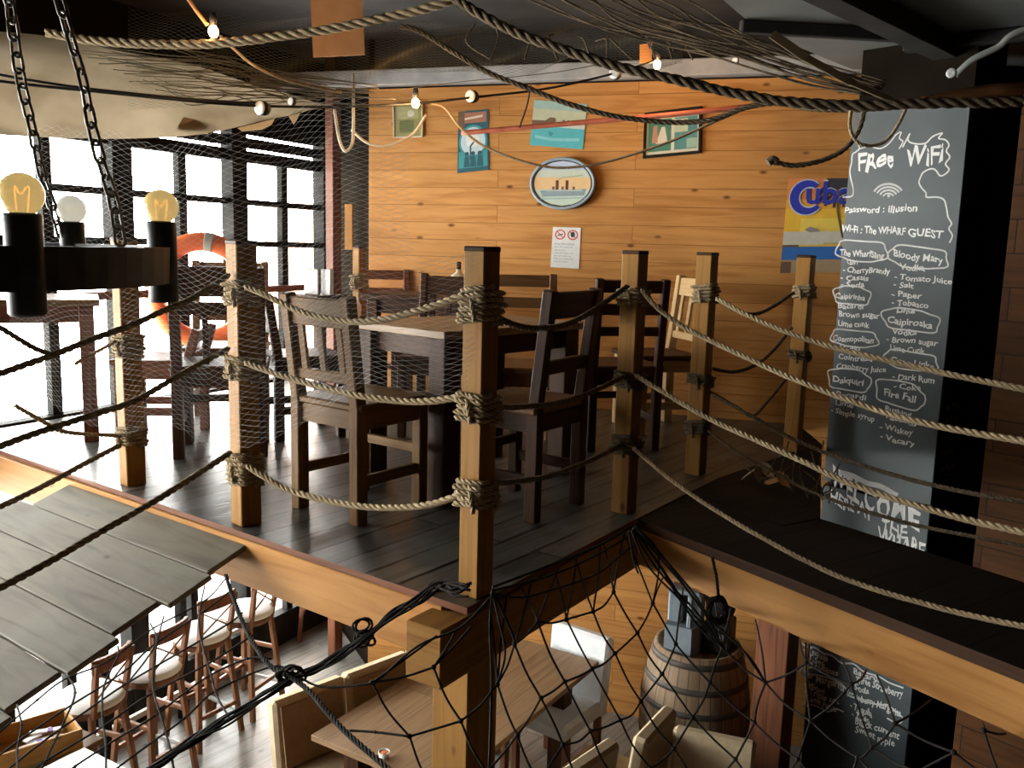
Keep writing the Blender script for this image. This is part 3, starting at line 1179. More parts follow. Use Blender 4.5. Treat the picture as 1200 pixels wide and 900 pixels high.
# ---- tables
def make_table(label, m, c, ax, L, Wd, h=0.75, leg=0.085, name='wooden_table', inset=0.03, apron=True, lm=None, top_th=0.035):
    """ax: unit vector along the length"""
    t = thing(name, label, 'table', c, math.atan2(ax.y, ax.x))
    lm = lm or m
    mb = MB()
    mb.box((0, 0, h - top_th / 2), (L, Wd, top_th), None, 0.004)
    mb.build('tabletop', m, t)
    for sx in (-1, 1):
        for sy in (-1, 1):
            mb = MB()
            mb.box((sx * (L / 2 - leg / 2 - inset), sy * (Wd / 2 - leg / 2 - inset), (h - top_th) / 2), (leg, leg, h - top_th), None, 0.004)
            mb.build('leg', lm, t)
    if apron:
        for s in (-1, 1):
            mb = MB()
            mb.box((0, s * (Wd / 2 - inset - leg / 2), h - top_th - 0.045), (L - 2 * inset - 2 * leg, 0.025, 0.09), None, 0.002)
            mb.build('apron', lm, t)
            mb = MB()
            mb.box((s * (L / 2 - inset - leg / 2), 0, h - top_th - 0.045), (0.025, Wd - 2 * inset - 2 * leg, 0.09), None, 0.002)
            mb.build('apron', lm, t)
    return t


ca, cb = onz(440, 379, .75), onz(531, 390, .75)
ca.z = cb.z = 0
tx = (cb - ca).normalized()
ty = V3((-tx.y, tx.x, 0))
make_table('dark-legged wooden table in the middle of the deck, chairs round it', M['table_wood'], cb - tx * 0.36 + ty * 0.46, ty, 0.92, 0.62, 0.75, 0.10, lm=M['dark_wood'], inset=0.015)
fa, fb = onz(421, 344, .78), onz(530, 347, .78)
fa.z = fb.z = 0
tx = KD
ty = -KN
make_table('dark table in the far corner against the pine wall', M['dark_wood'], fa + tx * 0.40 + ty * 0.27, tx, 0.80, 0.50, 0.78, 0.07)
la = gp(112, 517)
ta_ = V3((.90, .43, 0)).normalized()
tp_ = V3((-ta_.y, ta_.x, 0))
make_table('pale-topped high table against the windows, partly behind the chandelier', M['mid_wood'], la - ta_ * 0.60 + tp_ * 0.24, ta_, 1.3, 0.58, 0.77, 0.075, lm=M['red_wood'])

# ---- on the tables
p = onz(524, 347, .78) + KD * 0.02 - KN * 0.15
t = thing('cream_jar', 'cream jar with a dark cap on the far table', 'jar', (p.x, p.y, .78))
mb = MB()
mb.lathe([(0, 0), (.05, 0), (.055, .02), (.055, .11), (.045, .135), (.018, .15), (.018, .17)], n=20)
mb.build('jar_body', flat('cream_ceramic', (0.62, 0.53, 0.40), 0.4), t)
mb = MB()
mb.lathe([(.0, .165), (.016, .165), (.016, .215), (0, .22)], n=12)
mb.build('cap', M['dark_wood'], t)
sp = WP + WD * wt(372, 335) + WN * 0.30
sq = aty(374, 345, 5.95)
st = thing('narrow_stand', 'narrow wooden stand under the window holding the white menus', 'stand', (sq.x, sq.y, 0))
hh = sq.z
mb = MB()
mb.box((0, 0, hh - .015), (.26, .26, .03), (U, VV, Z), .004)
mb.build('stand_top', M['dark_wood'], st)
mb = MB()
mb.box((0, 0, hh / 2 - .02), (.06, .06, hh - .05), (U, VV, Z), .004)
mb.build('column', M['dark_wood'], st)
mb = MB()
mb.box((0, 0, .015), (.24, .24, .03), (U, VV, Z), .004)
mb.build('foot_plate', M['dark_wood'], st)
for i, (dx, rz, lab, mt) in enumerate(((-.05, 1.15, 'white menu card leaning beside the dark holder', 'white_plastic'), (.055, 0.75, 'thick white menu booklet standing by the window', 'white_plastic'))):
    t = thing('menu_card', lab, 'menu', (sq.x + dx, sq.y, hh), rz, 'menus on the stand')
    mb = MB()
    mb.box((0, 0, .083), (.012 + .016 * i, .11, .165), None, .002)
    mb.build('card', M[mt], t)
    mb = MB()
    mb.box((.012 + .010 * i, 0, .083), (.010, .115, .17), None, .002)
    mb.build('cover', M['dark_wood'], t)
# orange price tag hanging at the table corner
p = onz(420, 346, .76)
t = thing('hanging_tag', 'ochre tag hanging from the corner of the far table', 'tag', (p.x, p.y, .72))
n_ = -FW
n_.z = 0
n_.normalize()
sd = V3((-n_.y, n_.x, 0))
tgp = [(-.022, -.09), (.0, -.105), (.022, -.09), (.026, -.03), (.012, .0), (-.012, .0), (-.026, -.03)]
mb = MB()
mb.slab([sd * x + Z * y + n_ * .03 for x, y in tgp], n_, .004)
mb.build('tag_card', M['ochre'], t)
mb = MB()
mb.tube([n_ * .028 + Z * -.004, n_ * .026 + Z * .03, n_ * .01 + Z * .06], .0025, 5)
mb.build('string', M['cream_cord'], t)

# lifebuoy hung on the window frame
lc = aty(238, 341, 6.3)
t = thing('lifebuoy', 'orange ring lifebuoy hung at the windows behind the chairs', 'lifebuoy', lc)
mb = MB()
rr, tr_ = 0.325, 0.066
ax_ = (V3((0.85, -0.5, 0))).normalized()
sd = V3((-ax_.y, ax_.x, 0))
sd = (RT * 1.0 + VV * 0.25)
sd.z = 0
sd.normalize()
pts = [sd * (rr * math.cos(a)) + Z * (rr * 1.05 * math.sin(a)) for a in [2 * math.pi * i / 48 for i in range(48)]]
mb.tube(pts, tr_, 14, closed=True)
mb.build('ring', M['orange'], t)
for q in range(4):
    a0 = math.pi / 4 + q * math.pi / 2 + 2.2
    mb = MB()
    mb.tube([sd * (rr * math.cos(a)) + Z * (rr * 1.05 * math.sin(a)) for a in [a0 + (i - 3) * 0.03 for i in range(7)]], tr_ + .004, 14)
    mb.build('reflective_band', flat('grey_band', (0.42, 0.45, 0.38)), t)
hook = MB()
hook.tube([Z * (rr * 1.05 + tr_ * .9), Z * (rr + .14) - sd * .01, Z * (rr + .22) - sd * .02], .006, 6)
hook.build('hanging_cord', M['cream_cord'], t)

# ---- dry leaves and twigs caught beside the post at the bridge
t = thing('dry_twig_bundle', 'bundle of dry twigs and leaves lying at the far edge of the bridge', 'twigs', tuple(gp(905, 575)))
o0 = gp(905, 575)
mb = MB()
for i in range(16):
    a = R.uniform(0.2, 1.2)
    b = o0 * 0
    x = R.uniform(-.15, .32)
    st_ = BU * x + BV * R.uniform(0, .06) + Z * R.uniform(.0, .04)
    L_ = R.uniform(.12, .26)
    dr = BU * R.uniform(-.5, .7) + Z * R.uniform(.15, .8) + BV * R.uniform(-.2, .3)
    dr.normalize()
    mb.tube(catmull([st_, st_ + dr * L_ * .5 + BU * R.uniform(-.03, .03), st_ + dr * L_ + Z * R.uniform(-.04, .04)], 5), .0035, 5)
mb.build('twigs', M['rope_dark'], t)
for i in range(5):
    c = BU * (-.17 + .05 * i) + Z * (.03 + .02 * (i % 3)) + BV * R.uniform(0, .05)
    a = R.uniform(0, 6)
    e1 = (BU * math.cos(a) + Z * abs(math.sin(a))).normalized()
    e2 = (BV + Z * .6).normalized()
    mb = MB()
    mb.grid([[c + e1 * (u * .05) + e2 * (v * .03 * (1 - u * u * .9)) + Z * (.01 * v * v) for v in (-1, -.4, .4, 1)] for u in (-1, -.5, 0, .5, 1)])
    mb.build('leaf', M['beige'] if i < 3 else M['ochre'], t)

# ================================================================== GREY PLANK AWNING at the deck's edge
aw0 = onz(290, 641, -0.05)
slope_d = V3((-VV.x, -VV.y, -0.335)).normalized()
aw_n = U.cross(slope_d).normalized()
if aw_n.z < 0:
    aw_n = -aw_n
t = thing('plank_awning', 'sloping awning of weathered grey planks beside the upper deck', 'awning', aw0)
mb = MB()
wpl = 0.188
ends = [0.0, 0.035, -0.02, 0.03, -0.01, 0.045, 0.0, 0.03]
for i in range(8):
    e = ends[i]
    Lp = 1.33 + (0.12 if i else -0.02)
    c = -U * (Lp / 2 - e) + slope_d * (wpl * (i + .5))
    mb.box(c + aw_n * R.uniform(-.003, .003), (Lp, wpl - .005, .022), (U, slope_d, aw_n), .004)
mb.build('planks', M['grey_plank'], t)
for s in (-0.12, -1.1):
    mb = MB()
    mb.box(U * s + slope_d * .76 - aw_n * .035, (.05, 1.5, .045), (U, slope_d, aw_n), .003)
    mb.build('batten', M['red_wood'], t)
AW = (aw0, slope_d, aw_n)
# ================================================================== LOWER LEVEL
def lz(px, py, h):
    p = onz(px, py, FLOOR + h)
    return V3((p.x, p.y, FLOOR))


# long table
n1, f1, f2 = lz(364, 861, .75), lz(702, 775, .75), lz(590, 867, .75)
la_ = (f1 - f2).normalized()
wn_ = V3((la_.y, -la_.x, 0))
wd_ = (f2 - n1).dot(wn_)
far = (f1 - n1).dot(la_)
L_ = far
make_table('long brown dining table on the lower floor, beside the pine post', M['table_wood'], n1 + la_ * (L_ / 2) + wn_ * (wd_ / 2), la_, L_, wd_, 0.75, 0.11, name='dining_table', lm=M['dark_wood'], inset=0.12)
# glass with an orange drink mat / tea light on it
p = lz(450, 888, .75)
t = thing('tea_light', 'small orange tea light on the long brown table', 'candle', (p.x, p.y, FLOOR + .75))
mb = MB()
mb.lathe([(0, 0), (.022, 0), (.03, .035), (.028, .035), (.021, .006), (0, .006)], n=16)
mb.build('holder', M['white_plastic'], t)
mb = MB()
mb.lathe([(0, .006), (.021, .006), (.026, .03), (0, .03)], n=16)
mb.build('wax', flat('orange_wax', (0.75, 0.25, 0.08)), t)


def make_padded(label, loc, rz, m, bm=None, w=0.46, H=0.86, group='upholstered dining chairs on the lower floor', m2=None):
    """upholstered chair facing +y"""
    t = thing('upholstered_chair', label, 'chair', loc, rz, group)
    mb = MB()
    mb.box((0, .02, .425), (w, .44, .11), None, .03)
    mb.build('seat', m, t)
    mb = MB()
    rows = []
    bm = bm or m
    mb.use(m)
    mb.bar((0, -.215, .36), (0, -.275, H), w, .085, (1, 0, 0), .032)
    mb.build('backrest', m, t)
    if m2:
        mb = MB()
        mb.bar((0, -.166, .49), (0, -.222, H - .03), w - .07, .012, (1, 0, 0), .005)
        mb.build('shaded_back_face', m2, t)  # thin panel that paints the shade on the back's inner face
    for sx in (-1, 1):
        for sy in (-1, 1):
            mb = MB()
            mb.bar((sx * (w / 2 - .03), sy * .18 - .01, 0), (sx * (w / 2 - .03), sy * .18 - .005, .38), .042, .042, (1, 0, 0), .003)
            mb.build('leg', M['red_wood'], t)
    return t


# three beige chairs along the left of the table
q1, q2 = lz(318, 824, .86), lz(500, 756, .86)
dq = (q2 - q1).normalized()
nq = V3((dq.y, -dq.x, 0))
labs = ['beige upholstered chair at the near end of the table, its seat in view', 'second beige upholstered chair along the table, behind the knotted net', 'beige upholstered chair furthest along the table, half hidden under the deck']
for i in range(3):
    c = q1 + dq * (0.235 + i * 0.475) + nq * 0.25
    make_padded(labs[i], c, face(nq), M['beige'], w=0.465, m2=M['shaded_fabric'])
# white chair at the table's far end
w1, w2 = lz(648, 728, .88), lz(715, 750, .88)
dw = (w2 - w1).normalized()
nw = V3((dw.y, -dw.x, 0))
make_padded('white upholstered chair at the far end of the long table', (w1 + w2) / 2 + nw * 0.25, face(nw), M['white_fabric'], w=max(.4, (w2 - w1).length), H=.88)
# beige chairs on the right, before the barrel
for (a, b, lab) in (((668, 898), (718, 864), 'beige chair before the barrel, left one of the two edge-on'), ((733, 880), (784, 826), 'taller edge-on beige chair in front of the barrel')):
    a, b = lz(*a, .86), lz(*b, .86)
    d_ = (b - a).normalized()
    n_ = V3((-d_.y, d_.x, 0))
    make_padded(lab, b - d_ * .21 + n_ * .26, face(n_), M['beige'], w=.42)
a, b = lz(789, 853, .86), lz(886, 873, .86)
d_ = (b - a).normalized()
n_ = V3((d_.y, -d_.x, 0))
make_padded('beige chair turned square on below the barrel', (a + b) / 2 + n_ * .25, face(n_), M['beige'], w=max(.42, (b - a).length))

# ---- barrel
pbc = onz(818, 752, FLOOR + .93)
t = thing('barrel', 'old wooden barrel with metal hoops against the lower pine wall', 'barrel', (pbc.x, pbc.y, FLOOR))
Hb, r0, r1 = .93, .265, .345
br_ = lambda z: r0 + (r1 - r0) * (1 - ((z - Hb / 2) / (Hb / 2)) ** 2)
mb = MB()
prof = [(0, .03), (r0 - .03, .03), (r0 - .03, 0), (r0, 0)] + [(br_(Hb * i / 12), Hb * i / 12) for i in range(1, 13)] + [(r0 - .025, Hb), (r0 - .03, Hb - .035)]
mb.lathe(prof, n=40)
mb.build('staves', M['stave'], t)
mb = MB()
mb.lathe([(r0 - .028, Hb - .034), (0, Hb - .034)], n=40)
mb.build('lid', M['stave'], t)
for z in (.05, .20, .34, .60, .74, .885):
    mb = MB()
    prof = [(br_(z - .018) + .001, z - .018), (br_(z - .018) + .004, z - .018), (br_(z + .018) + .004, z + .018), (br_(z + .018) + .001, z + .018)]
    mb.lathe(prof, n=40)
    mb.build('hoop', M['hoop'], t)
# ---- grey speaker and black amplifier on the barrel
sl = V3((pbc.x - .10, pbc.y - .05, FLOOR + Hb - .034))
yaw = math.radians(-25)
t = thing('grey_speaker', 'grey plastic speaker with a carrying slot, standing on the barrel', 'speaker', sl, yaw)
mb = MB()
poly = [(-.10, -.10), (.07, -.11), (.10, -.05), (.10, .10), (-.10, .10)]
mb.prism(poly, 0, .19)
low = [(-.10, -.10), (.07, -.11), (.10, -.05), (.10, .10), (-.10, .10)]
mb.box((-.055, .02, .29), (.09, .15, .20), None, .012)
mb.box((.045, .06, .29), (.11, .07, .20), None, .012)
mb.box((.0, .02, .395), (.20, .17, .03), None, .01)
mb.build('cabinet', M['grey_plastic'], t)
mb = MB()
mb.box((.085, .02, .10), (.02, .13, .15), None, .006)
mb.build('grille', M['black_plastic'], t)
mb = MB()
mb.box((.045, -.075, .285), (.03, .03, .21), None, .008)
mb.build('handle', M['grey_plastic'], t)
sl2 = V3((pbc.x + .125, pbc.y - .02, FLOOR + Hb - .034))
t = thing('black_amplifier', 'black amplifier and rounded horn beside the grey speaker on the barrel', 'amplifier', sl2, yaw)
mb = MB()
mb.box((0, 0, .10), (.17, .20, .20), None, .012)
mb.build('cabinet', M['black_plastic'], t)
mb = MB()
mb.lathe([(0, .20), (.055, .20), (.085, .25), (.10, .33), (.085, .40), (.04, .44), (0, .45)], n=20)
mb.build('horn', M['black_plastic'], t)
for s in (-1, 1):
    mb = MB()
    mb.lathe([(0, 0), (.022, 0), (.022, .012), (0, .014)], (s * .04, -.10, .12), 12, axis=((1, 0, 0), (0, 0, 1), (0, -1, 0)))
    mb.build('knob', M['grey_plastic'], t)


# ---- bar stools with round white seats
def make_stool(label, loc, rz, h=.75):
    t = thing('bar_stool', label, 'stool', loc, rz, 'bar stools with round white seats')
    mb = MB()
    mb.lathe([(0, h - .05), (.15, h - .05), (.185, h - .035), (.19, h - .012), (.17, h + .006), (.10, h + .012), (0, h + .013)], n=28)
    mb.build('seat', M['white_fabric'], t)
    mb = MB()
    mb.lathe([(0, h - .085), (.165, h - .085), (.17, h - .05), (0, h - .05)], n=28)
    mb.build('seat_frame', M['stool_wood'], t)
    tp, bt = .115, .175
    for sx in (-1, 1):
        for sy in (-1, 1):
            mb = MB()
            mb.bar((sx * bt, sy * bt, 0), (sx * tp, sy * tp, h - .06), .034, .034, (1, 0, 0), .004)
            mb.build('leg', M['stool_wood'], t)
    for z in (.22, .42):
        k = lerp(bt, tp, z / h)
        for s in (-1, 1):
            mb = MB()
            if z < .3:
                mb.bar((-k, s * k, z), (k, s * k, z), .022, .028, (0, 1, 0), .003)
            else:
                mb.bar((s * k, -k, z), (s * k, k, z), .022, .028, (1, 0, 0), .003)
            mb.build('footrest', M['stool_wood'], t)
    k = lerp(bt, tp, .15 / h)
    mb = MB()
    mb.bar((k, -k, .15), (k, k, .15), .02, .026, (1, 0, 0), .003)
    mb.build('footrest', M['white_paint'], t)
    # low back on the -y side
    for s in (-1, 1):
        mb = MB()
        mb.bar((s * .115, -.125, h - .08), (s * .135, -.185, h + .27), .03, .034, (1, 0, 0), .004)
        mb.build('back_post', M['stool_wood'], t)
    mb = MB()
    arc = [V3((.165 * math.sin(a), -.135 - .06 * math.cos(a), h + .245)) for a in [(-1.1 + 2.2 * i / 10) for i in range(11)]]
    for a, b in zip(arc, arc[1:]):
        mb.bar(a, b, .024, .085, V3((-(b - a).y, (b - a).x, 0)), .004, .002)
    mb.build('back_rail', M['red_wood'], t)
    for s in (-1, 1):
        mb = MB()
        mb.tube([(s * .115, -.145, h + .03), (-s * .125, -.18, h + .2)], .006, 6)
        mb.build('cross_bar', M['stool_wood'], t)
    return t


LW = face(-WN)
stools = [((106, 812), 'bar stool with white seat nearest the wooden cutlery box', .15),
          ((176, 778), 'second bar stool with white seat out from the cutlery box', .05),
          ((236, 738), 'middle bar stool of the window row, its seat near the awning corner', -.1),
          ((289, 712), 'bar stool below the end of the orange fascia board', .1)]
s0_ = None
for (px, py), lab, dr in stools:
    p = lz(px, py, .75)
    if s0_ is None:
        s0_ = make_stool(lab, p, LW + dr)
    else:
        dup(s0_, p, LW + dr, lab)
for (px, py, dr, lab) in ((379, 742, .5, 'far bar stool under the deck, left of the pair, mostly legs in view'), (446, 757, 2.6, 'far bar stool under the deck, closer to the beige chairs')):
    p = lz(px, py, .0)
    dup(s0_, p, LW + dr, lab)

# ---- counter along the windows
tq = [WP + WD * t + WN * .16 for t in (-2.6, 1.5)]
tq = [V3((a.x, a.y, FLOOR)) for a in tq]
t = thing('window_counter', 'reddish bar counter along the lower windows on grey metal legs', 'counter', (tq[0] + tq[1]) / 2, math.atan2(WD.y, WD.x))
mb = MB()
Lc = (tq[1] - tq[0]).length
mb.box((0, 0, 1.0), (Lc, .28, .045), None, .005)
mb.build('counter_top', M['red_wood'], t)
for i in range(7):
    mb = MB()
    mb.box((-Lc / 2 + .15 + i * (Lc - .3) / 6, -.10, .49), (.06, .06, .98), None, .004)
    mb.build('leg', M['frame_dark'], t)
mb = MB()
mb.box((0, -.10, .20), (Lc - .3, .03, .04), None, .003)
mb.build('foot_rail', M['white_paint'], t)
mb = MB()
mb.box((0, -.10, .45), (Lc - .3, .025, .03), None, .003)
mb.build('foot_rail', M['white_paint'], t)

# ---- table with cutlery box and a white table at the near left
cb = lz(38, 858, .80)
make_table('brown side table carrying the cutlery box', M['mid_wood'], cb, WD, .52, .42, .70, .06, name='side_table')
t = thing('cutlery_box', 'open wooden box of cutlery near the bottom corner by the stools', 'box', (cb.x, cb.y, FLOOR + .70), math.atan2(WD.y, WD.x) - .35)
mb = MB()
w_, d_, h_ = .40, .30, .11
mb.box((0, 0, .008), (w_, d_, .014), None, .002)
for s in (-1, 1):
    mb.box((0, s * (d_ / 2 - .008), h_ / 2), (w_, .015, h_), None, .002)
    mb.box((s * (w_ / 2 - .008), 0, h_ / 2), (.015, d_ - .03, h_), None, .002)
mb.build('box_body', M['pine_post'], t)
for i in range(5):
    x, y, a = R.uniform(-.10, .10), R.uniform(-.05, .06), R.uniform(-.4, .4)
    k = thing('wrapped_cutlery', 'white and violet wrapped cutlery set lying in the wooden box', 'cutlery', (0, 0, 0), 0, 'wrapped cutlery in the box')
    base = V3((cb.x, cb.y, FLOOR + .70 + .016 + .011 * (i + 0)))
    rz_ = math.atan2(WD.y, WD.x) - .35
    k.location = base + V3((x * math.cos(rz_) - y * math.sin(rz_), x * math.sin(rz_) + y * math.cos(rz_), 0))
    k.rotation_euler = (0, 0, rz_ + a)
    mb = MB()
    mb.box((0, 0, .005), (.16, .035, .010), None, .004)
    mb.build('napkin', M['white_fabric'], k)
    mb = MB()
    mb.box((.02, 0, .005), (.03, .037, .0115), None, .003)
    mb.build('paper_band', flat('violet_band', (0.22, 0.13, 0.45)), k)
wt_ = V3((-2.04, 3.88, FLOOR))
make_table('white-topped table at the bottom edge beside the stools', M['white_top'], wt_, V3((.86, -.51, 0)), .60, .56, .75, .06, name='side_table', lm=M['red_wood'])
# ================================================================== PICTURES ON THE PINE WALL
class Sheet:
    """flat print on a plane: corners as points TL TR BR BL; layered shapes in 0..1 coordinates (v down)"""

    def __init__(self, tl, tr, br, bl, n):
        self.q = (tl, tr, br, bl)
        self.n = n
        self.mb = MB()
        self.k = 0

    def at(self, u, v, off=0.0):
        tl, tr, br, bl = self.q
        return lerp(lerp(tl, tr, u), lerp(bl, br, u), v) + self.n * off

    def base(self, m, th=.004):
        self.mb.use(m)
        self.mb.slab([self.at(u, v) for u, v in ((0, 1), (1, 1), (1, 0), (0, 0))], self.n, th)
        return self

    def shape(self, m, pts):
        self.k += 1
        self.mb.use(m)
        P = [self.at(u, v, .0003 * self.k) for u, v in pts]
        if (P[1] - P[0]).cross(P[-1] - P[0]).dot(self.n) < 0:
            P.reverse()
        self.mb.poly(P)
        return self

    def rect(self, m, u0, v0, u1, v1):
        return self.shape(m, [(u0, v1), (u1, v1), (u1, v0), (u0, v0)])

    def disc(self, m, u, v, ru, rv, a0=0, a1=360, n=24):
        pts = [(u + ru * math.cos(math.radians(a0 + (a1 - a0) * i / n)), v - rv * math.sin(math.radians(a0 + (a1 - a0) * i / n))) for i in range(n + (0 if a1 - a0 == 360 else 1))]
        return self.shape(m, pts)

    def ring(self, m, u, v, ru, rv, w, n=28, a0=0, a1=360):
        self.k += 1
        self.mb.use(m)
        for i in range(n):
            a, b = [math.radians(a0 + (a1 - a0) * j / n) for j in (i, i + 1)]
            f = lambda t, s: self.at(u + (ru - s * w) * math.cos(t), v - (rv - s * w * rv / ru) * math.sin(t), .0003 * self.k)
            self.mb.poly([f(a, 0), f(b, 0), f(b, 1), f(a, 1)])
        return self

    def line(self, m, pts, w):
        """pts in 0..1; w in metres"""
        self.k += 1
        self.mb.use(m)
        P = [self.at(u, v, .0003 * self.k) for u, v in pts]
        ribbon(self.mb, P, self.n, w)
        return self


def ribbon(mb, P, n, w):
    for a, b in zip(P, P[1:]):
        d = b - a
        if d.length < 1e-6:
            continue
        d.normalize()
        s = n.cross(d) * (w / 2)
        e = d * (w * .35)
        mb.poly([a - e - s, b + e - s, b + e + s, a - e + s])


_tc = {}


def text_polys(s, shear=0.0):
    """triangulated glyph outlines of the built-in font: verts (x,y), faces, width"""
    if s in _tc:
        return _tc[s]
    cu = bpy.data.curves.new('tmp', 'FONT')
    cu.body = s
    cu.size = 1.0
    cu.resolution_u = 2
    cu.offset = 0.022
    o = bpy.data.objects.new('tmp', cu)
    C.objects.link(o)
    dg = bpy.context.evaluated_depsgraph_get()
    me = bpy.data.meshes.new_from_object(o.evaluated_get(dg))
    vs = [(v.co.x, v.co.y) for v in me.vertices]
    fs = [list(p.vertices) for p in me.polygons]
    bpy.data.objects.remove(o)
    bpy.data.curves.remove(cu)
    bpy.data.meshes.remove(me)
    _tc[s] = (vs, fs)
    return _tc[s]


def put_text(mb, s, o, ux, uy, n, width, height, jit=0.0, off=0.0015):
    """text with its baseline start at o, running along ux, cap height along uy; handwriting wobble jit"""
    vs, fs = text_polys(s)
    if not vs:
        return
    x0, x1 = min(v[0] for v in vs), max(v[0] for v in vs)
    y1 = 0.69
    kx, ky = width / (x1 - x0), height / y1
    ph = R.uniform(0, 6)
    idx = []
    for x, y in vs:
        X = (x - x0) * kx
        Y = y * ky
        if jit:
            Y += jit * height * math.sin(X / width * 9 + ph) + jit * .7 * height * math.sin(X / width * 23 + ph * 2)
            X += jit * height * .6 * math.sin(Y / height * 3 + X / width * 15 + ph)
        idx.append(mb.vert(o + ux * X + uy * Y + n * off))
    for f in fs:
        q = [idx[i] for i in f]
        mb.face(q)


def wallsheet(px, off=.006):
    return Sheet(*[K(x, y, off) for x, y in px], KN)


TEAL = flat('teal', (0.05, 0.30, 0.32))
TEALD = flat('dark_teal', (0.02, 0.10, 0.13))
PALE = flat('pale_blue', (0.55, 0.68, 0.72))
CREAM = flat('cream', (0.68, 0.62, 0.48))
OLIVE = flat('olive', (0.30, 0.28, 0.10))
SEA = flat('sea_green', (0.10, 0.46, 0.50))
BROWN = flat('print_brown', (0.16, 0.10, 0.06))
RUST = flat('rust_print', (0.38, 0.16, 0.10))
WHITE = flat('paper_white', (0.78, 0.80, 0.78))
REDP = flat('sign_red', (0.62, 0.10, 0.08))
INK = flat('ink', (0.05, 0.05, 0.06))

# small olive picture in a pale frame
S = wallsheet([(461, 122), (495, 121), (495, 160), (462, 161)], .012)
t = thing('framed_picture', 'small olive picture in a pale frame high at the wall corner', 'picture', S.at(.5, 1), 0, 'pictures on the pine wall')


def put(mbx, name, par, org):
    mbx.v = [(x - org.x, y - org.y, z - org.z) for x, y, z in mbx.v]
    return mbx.build(name, None, par)


def edge_frame(S, m, w, th, name, par, org):
    mb = MB().use(m)
    tl, tr, br, bl = S.q
    for a, b in ((tl, tr), (tr, br), (br, bl), (bl, tl)):
        mb.bar(a, b, w, th, S.n.cross((b - a).normalized()), .002, w * .5)
    return put(mb, name, par, org)


org = S.at(.5, 1)
S.base(OLIVE, .008).rect(flat('olive_light', (0.42, 0.40, 0.20)), .12, .1, .85, .45).rect(flat('olive_dark', (0.14, 0.15, 0.05)), .2, .5, .7, .85).disc(CREAM, .6, .3, .12, .1)
put(S.mb, 'print', t, org)
edge_frame(S, CREAM, .010, .014, 'frame', t, org)

# tall teal poster
S = wallsheet([(537, 131), (572, 128), (573, 199), (536, 203)])
t = thing('poster', 'tall teal poster of figures before a round window', 'poster', S.at(.5, 1), 0, 'pictures on the pine wall')
org = S.at(.5, 1)
S.base(TEALD).rect(RUST, .06, .03, .94, .20).rect(BROWN, .0, .0, .22, .3).rect(TEAL, .04, .66, .96, .93)
S.disc(PALE, .5, .50, .44, .25).ring(TEAL, .5, .50, .46, .265, .06).disc(WHITE, .48, .48, .22, .12)
for u in (.3, .5, .72):
    S.disc(TEALD, u, .70, .07, .035).shape(TEALD, [(u - .1, .92), (u + .1, .92), (u + .06, .74), (u - .06, .74)])
S.line(TEALD, [(.42, .80), (.42, .58), (.52, .52)], .010).line(CREAM, [(.25, .13), (.8, .10)], .014)
put(S.mb, 'print', t, org)
# seascape
S = wallsheet([(626, 117), (688, 122), (683, 175), (621, 170)])
org = S.at(.5, 1)
t = thing('poster', 'pale turquoise seascape poster hung tilted above the oval plaque', 'poster', org, 0, 'pictures on the pine wall')
S.base(flat('haze_blue', (0.36, 0.52, 0.48))).rect(flat('haze_cream', (0.52, 0.55, 0.38)), 0, .18, 1, .48).rect(SEA, 0, .55, 1, 1).rect(flat('foam', (0.60, 0.66, 0.58)), .3, .48, 1, .56)
S.shape(BROWN, [(0, .56), (.30, .50), (.45, .44), (.44, .36), (.34, .35), (.25, .43), (0, .44)])
for u in (.58, .66, .74):
    S.shape(BROWN, [(u - .02, .47), (u + .05, .47), (u + .03, .38), (u, .40)])
S.shape(TEAL, [(.35, .66), (.43, .70), (.38, .78), (.33, .72)])
S.line(flat('wave_light', (0.25, 0.60, 0.62)), [(.1, .8), (.4, .84), (.9, .8)], .02)
put(S.mb, 'print', t, org)
# framed print at the right
S = wallsheet([(757, 134), (821, 126), (820, 178), (755, 184)], .016)
org = S.at(.5, 1)
t = thing('framed_picture', 'black framed green print tilted on the wall below a cable', 'picture', org, 0, 'pictures on the pine wall')
S.base(flat('mat_cream', (0.62, 0.62, 0.48)), .01).rect(flat('print_green', (0.07, 0.22, 0.16)), .06, .16, .48, .9).rect(flat('print_teal', (0.09, 0.26, 0.26)), .54, .16, .95, .9)
S.shape(CREAM, [(.20, .72), (.42, .72), (.36, .34), (.30, .34)]).shape(flat('skin_print', (0.5, 0.25, 0.15)), [(.13, .70), (.24, .70), (.22, .30), (.15, .30)])
S.rect(flat('print_pale', (0.48, 0.56, 0.40)), .54, .2, .78, .5).rect(flat('print_mint', (0.32, 0.50, 0.40)), .76, .66, .95, .88)
put(S.mb, 'print', t, org)
edge_frame(S, M['frame_dark'], .018, .02, 'frame', t, org)
# oval plaque with a steamer
oc = K(659, 215, .05)
ox = (K(697, 213, .05) - oc)
oy = (K(660, 186, .05) - oc)
oy = Z * oy.z
ox = KD * ox.dot(KD)
ox = ox.normalized() * (K(697, 214, .05) - K(620, 216, .05)).dot(KD) / 2
oy = Z * (K(659, 184.5, .05).z - K(659, 245.5, .05).z) / 2
t = thing('oval_plaque', 'oval wall plaque painted with a two-funnelled steamship', 'plaque', oc, 0, 'pictures on the pine wall')
S = Sheet(-ox + oy, ox + oy, ox - oy, -ox - oy, KN)
el = [(.5 + .5 * math.cos(2 * math.pi * i / 48), .5 - .5 * math.sin(2 * math.pi * i / 48)) for i in range(48)]
S.mb.use(M['black_metal'])
S.mb.slab([S.at(u, v) for u, v in el], KN, .045)


